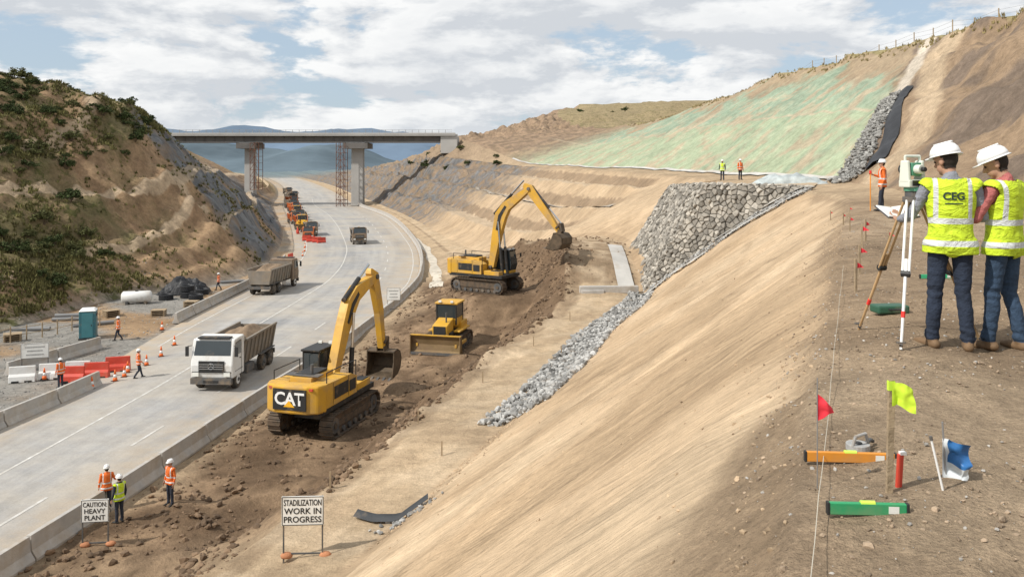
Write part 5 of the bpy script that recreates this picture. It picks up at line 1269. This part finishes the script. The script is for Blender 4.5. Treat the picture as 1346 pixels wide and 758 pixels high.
pb=pbar(red); kw=dict(label="red water filled plastic barrier",category="barrier",group="red plastic barriers")
L_=[(-25.6,51.6,.15),(-25.0,53.1,.3),(-26.6,50.6,.1),(-33.4,139,.3),(-34.6,141,.2),(-32.2,138,.2),(-29.9,113,1.4),(-31.2,137,.6),(-36,150,.4)]
L_+=[(XT(yy,5)+.9,yy,1.9) for yy in (155,158,167,175,184,196,205,218,232,246)]
for i,(x,y,a) in enumerate(L_):
    if i==0: pb.location=(x,y,0.03); pb.rotation_euler=(0,0,a); tag(pb,**kw)
    else: copy_thing(pb,(x,y,.03),a,**kw)
pw=pbar(wht); kw=dict(label="white water filled plastic barrier",category="barrier",group="white plastic barriers")
for i,(x,y,a) in enumerate([(-28.2,51.3,.2),(-26.9,51.9,.15),(-29.6,50.6,.3)]):
    if i==0: pw.location=(x,y,.03); pw.rotation_euler=(0,0,a); tag(pw,**kw)
    else: copy_thing(pw,(x,y,.03),a,**kw)
teal=M('toilet_teal',(.04,.15,.18),.5,var=.1,scale=2,dust=.15)
r=empty('portable_toilet',(-32.0,63.2,H(-32,63.2)),.35,label="teal plastic portable toilet in the gravel yard",category="portable toilet")
MB().box((0,0,1.08),(1.15,1.15,2.05),teal).box((0,0,.05),(1.25,1.25,.12),blk).obj('shell',r,bevel=.04); MB().box((0,0,2.18),(1.2,1.2,.16),whitel,taper=(.7,.7)).obj('roof',r,bevel=.03)
d=MB().box((0,-.59,1.05),(.75,.03,1.8),M('toilet_door',(.06,.21,.24),.5,var=.1)).obj('door',r,bevel=.02); MB().box((.28,-.62,1.05),(.05,.04,.12),blk).obj('handle',d); MB().box((.59,0,1.8),(.03,.7,.2),blk).obj('vent',r)
r=empty('storage_tank',(-35.2,78.5,H(-35.2,78.5)),.25,label="white cylindrical tank lying on the gravel",category="tank")
B=MB(); B.X=Matrix.Translation((0,0,.62))@Matrix.Rotation(math.pi/2,4,'Y'); B.lathe([(.05,-1.35),(.4,-1.3),(.55,-1.15),(.55,1.15),(.4,1.3),(.05,1.35)],wht,20); B.obj('shell',r,smooth=True)
for s in(-.8,.8): MB().box((s,0,.1),(.2,1.1,.3),grey).obj('cradle',r)
MB().cyl((0,0,1.1),(0,0,1.25),.15,blk).obj('lid',r)
Vv,Ff=lumps((0,0,0),2.3,1.6,1.5,tarp,30,5.); Vv=[(v[0],v[1],v[2]+.3*noise.noise(Vector(v)*1.7)+.16*noise.noise(Vector(v)*5)) for v in Vv]
MB().add(Vv,Ff,tarp).obj('tarpaulin_heap',loc=(-33.3,85,H(-33.3,85)-.05),label="crumpled black tarpaulin covering a heap of materials",category="tarpaulin")
rl=empty('pipe_roll'); B=MB(); n=26
for j in range(3):
    for i in range(n):
        a=2*math.pi*i/n;b2=2*math.pi*(i+1)/n; B.cyl((.6*math.cos(a),.6*math.sin(a),.1+j*.19),(.6*math.cos(b2),.6*math.sin(b2),.1+j*.19),.095,tarp,n=7)
B.obj('coil',rl)
kw=dict(label="coil of black plastic pipe lying on the gravel",category="pipe",group="coils of black pipe")
for i,(x,y,zz) in enumerate([(-31.8,82,0),(-33.4,80.8,0),(-31.2,84.2,0),(-31.9,82.3,.6),(-30.4,80.5,0)]):
    if i==0: rl.location=(x,y,H(x,y)); tag(rl,**kw)
    else: copy_thing(rl,(x,y,H(x,y)+zz),0,**kw)
pipe=MB().cyl((-1.5,0,.16),(1.5,0,.16),.16,M('pipe_grey',(.2,.2,.2),.6,var=.1),n=14).obj('drain_pipe'); kw=dict(label="grey plastic drain pipe lying in the yard",category="pipe",group="drain pipes in the yard")
for i,(x,y,a,z) in enumerate([(-36.8,70,.2,0),(-36.6,70.5,.22,0),(-36.7,70.2,.2,.28),(-34,68,.6,0),(-38,66,.1,0),(-31,92,.5,0)]):
    if i==0: pipe.location=(x,y,H(x,y)); pipe.rotation_euler=(0,0,a); tag(pipe,**kw)
    else: copy_thing(pipe,(x,y,H(x,y)+z),a,**kw)
pal=empty('pallet_stack'); 
for i in range(4): MB().box((0,0,.08+i*.15),(1.2,1.0,.03),timb).box((-.5,0,.03+i*.15),(.1,1.0,.09),timb).box((.5,0,.03+i*.15),(.1,1.0,.09),timb).obj('pallet',pal)
for i,(x,y,a) in enumerate([(-29.5,77,.3),(-34.5,72,.8),(-30.6,72.5,.2),(-37,62,.5)]):
    kw=dict(label="stack of weathered timber pallets in the yard",category="pallets",group="pallet stacks in the yard")
    if i==0: pal.location=(x,y,H(x,y)); tag(pal,**kw)
    else: copy_thing(pal,(x,y,H(x,y)),a,**kw)
yf=empty('site_fence',label="low timber post and rail site fence in the yard",category="fence"); pmm=MB().cyl((0,0,-.2),(0,0,1.15),.05,timb,n=7).mesh('post'); WB=MB(); prev=None
for i in range(11):
    s=i/10; x=-39+s*5.5; y=57+s*11; z=H(x,y); o=bpy.data.objects.new('post',pmm); link(o,yf); o.location=(x,y,z)
    if prev: 
        for hz in(.5,1.0): WB.cyl((prev[0],prev[1],prev[2]+hz),(x,y,z+hz),.025,timb,n=5)
    prev=(x,y,z)
WB.obj('rail',yf)
ribbon('culvert_liner',[(-4.9,26.6),(-4.2,26.0),(-3.4,25.8),(-2.6,25.9)],.4,liner,off=.10,na=4,step=.2,crown=.15,label="black plastic culvert liner sticking out of the slope toe",category="liner")
P=[];S=[]
for i in range(60): P.append((-3.3+rs.gauss(0,.45),25.4+rs.gauss(0,.25),0)); S.append(rs.uniform(.05,.14))
P=[(a_,b_,H(a_,b_)+.04) for a_,b_,_ in P]; scatter('rubble',P,S,mrock,1,21,.8,label="small heap of grey rubble at the culvert",category="rocks",kind='stuff')
Vv,Ff=lumps((0,0,0),2.6,.8,.7,liner,22,3.); Vv=[(v[0],v[1],v[2]+.2*noise.noise(Vector(v)*2)) for v in Vv]
MB().add(Vv,Ff,M('pale_sheeting',(.38,.42,.42),.6,var=.4,scale=2)).obj('plastic_sheeting',loc=(19.4,58.5,H(19.4,58.5)-.05),rot=(0,0,-.25),smooth=True,label="crumpled pale plastic sheeting heaped on the bench",category="sheeting")
print("DONE objects",len(bpy.data.objects))
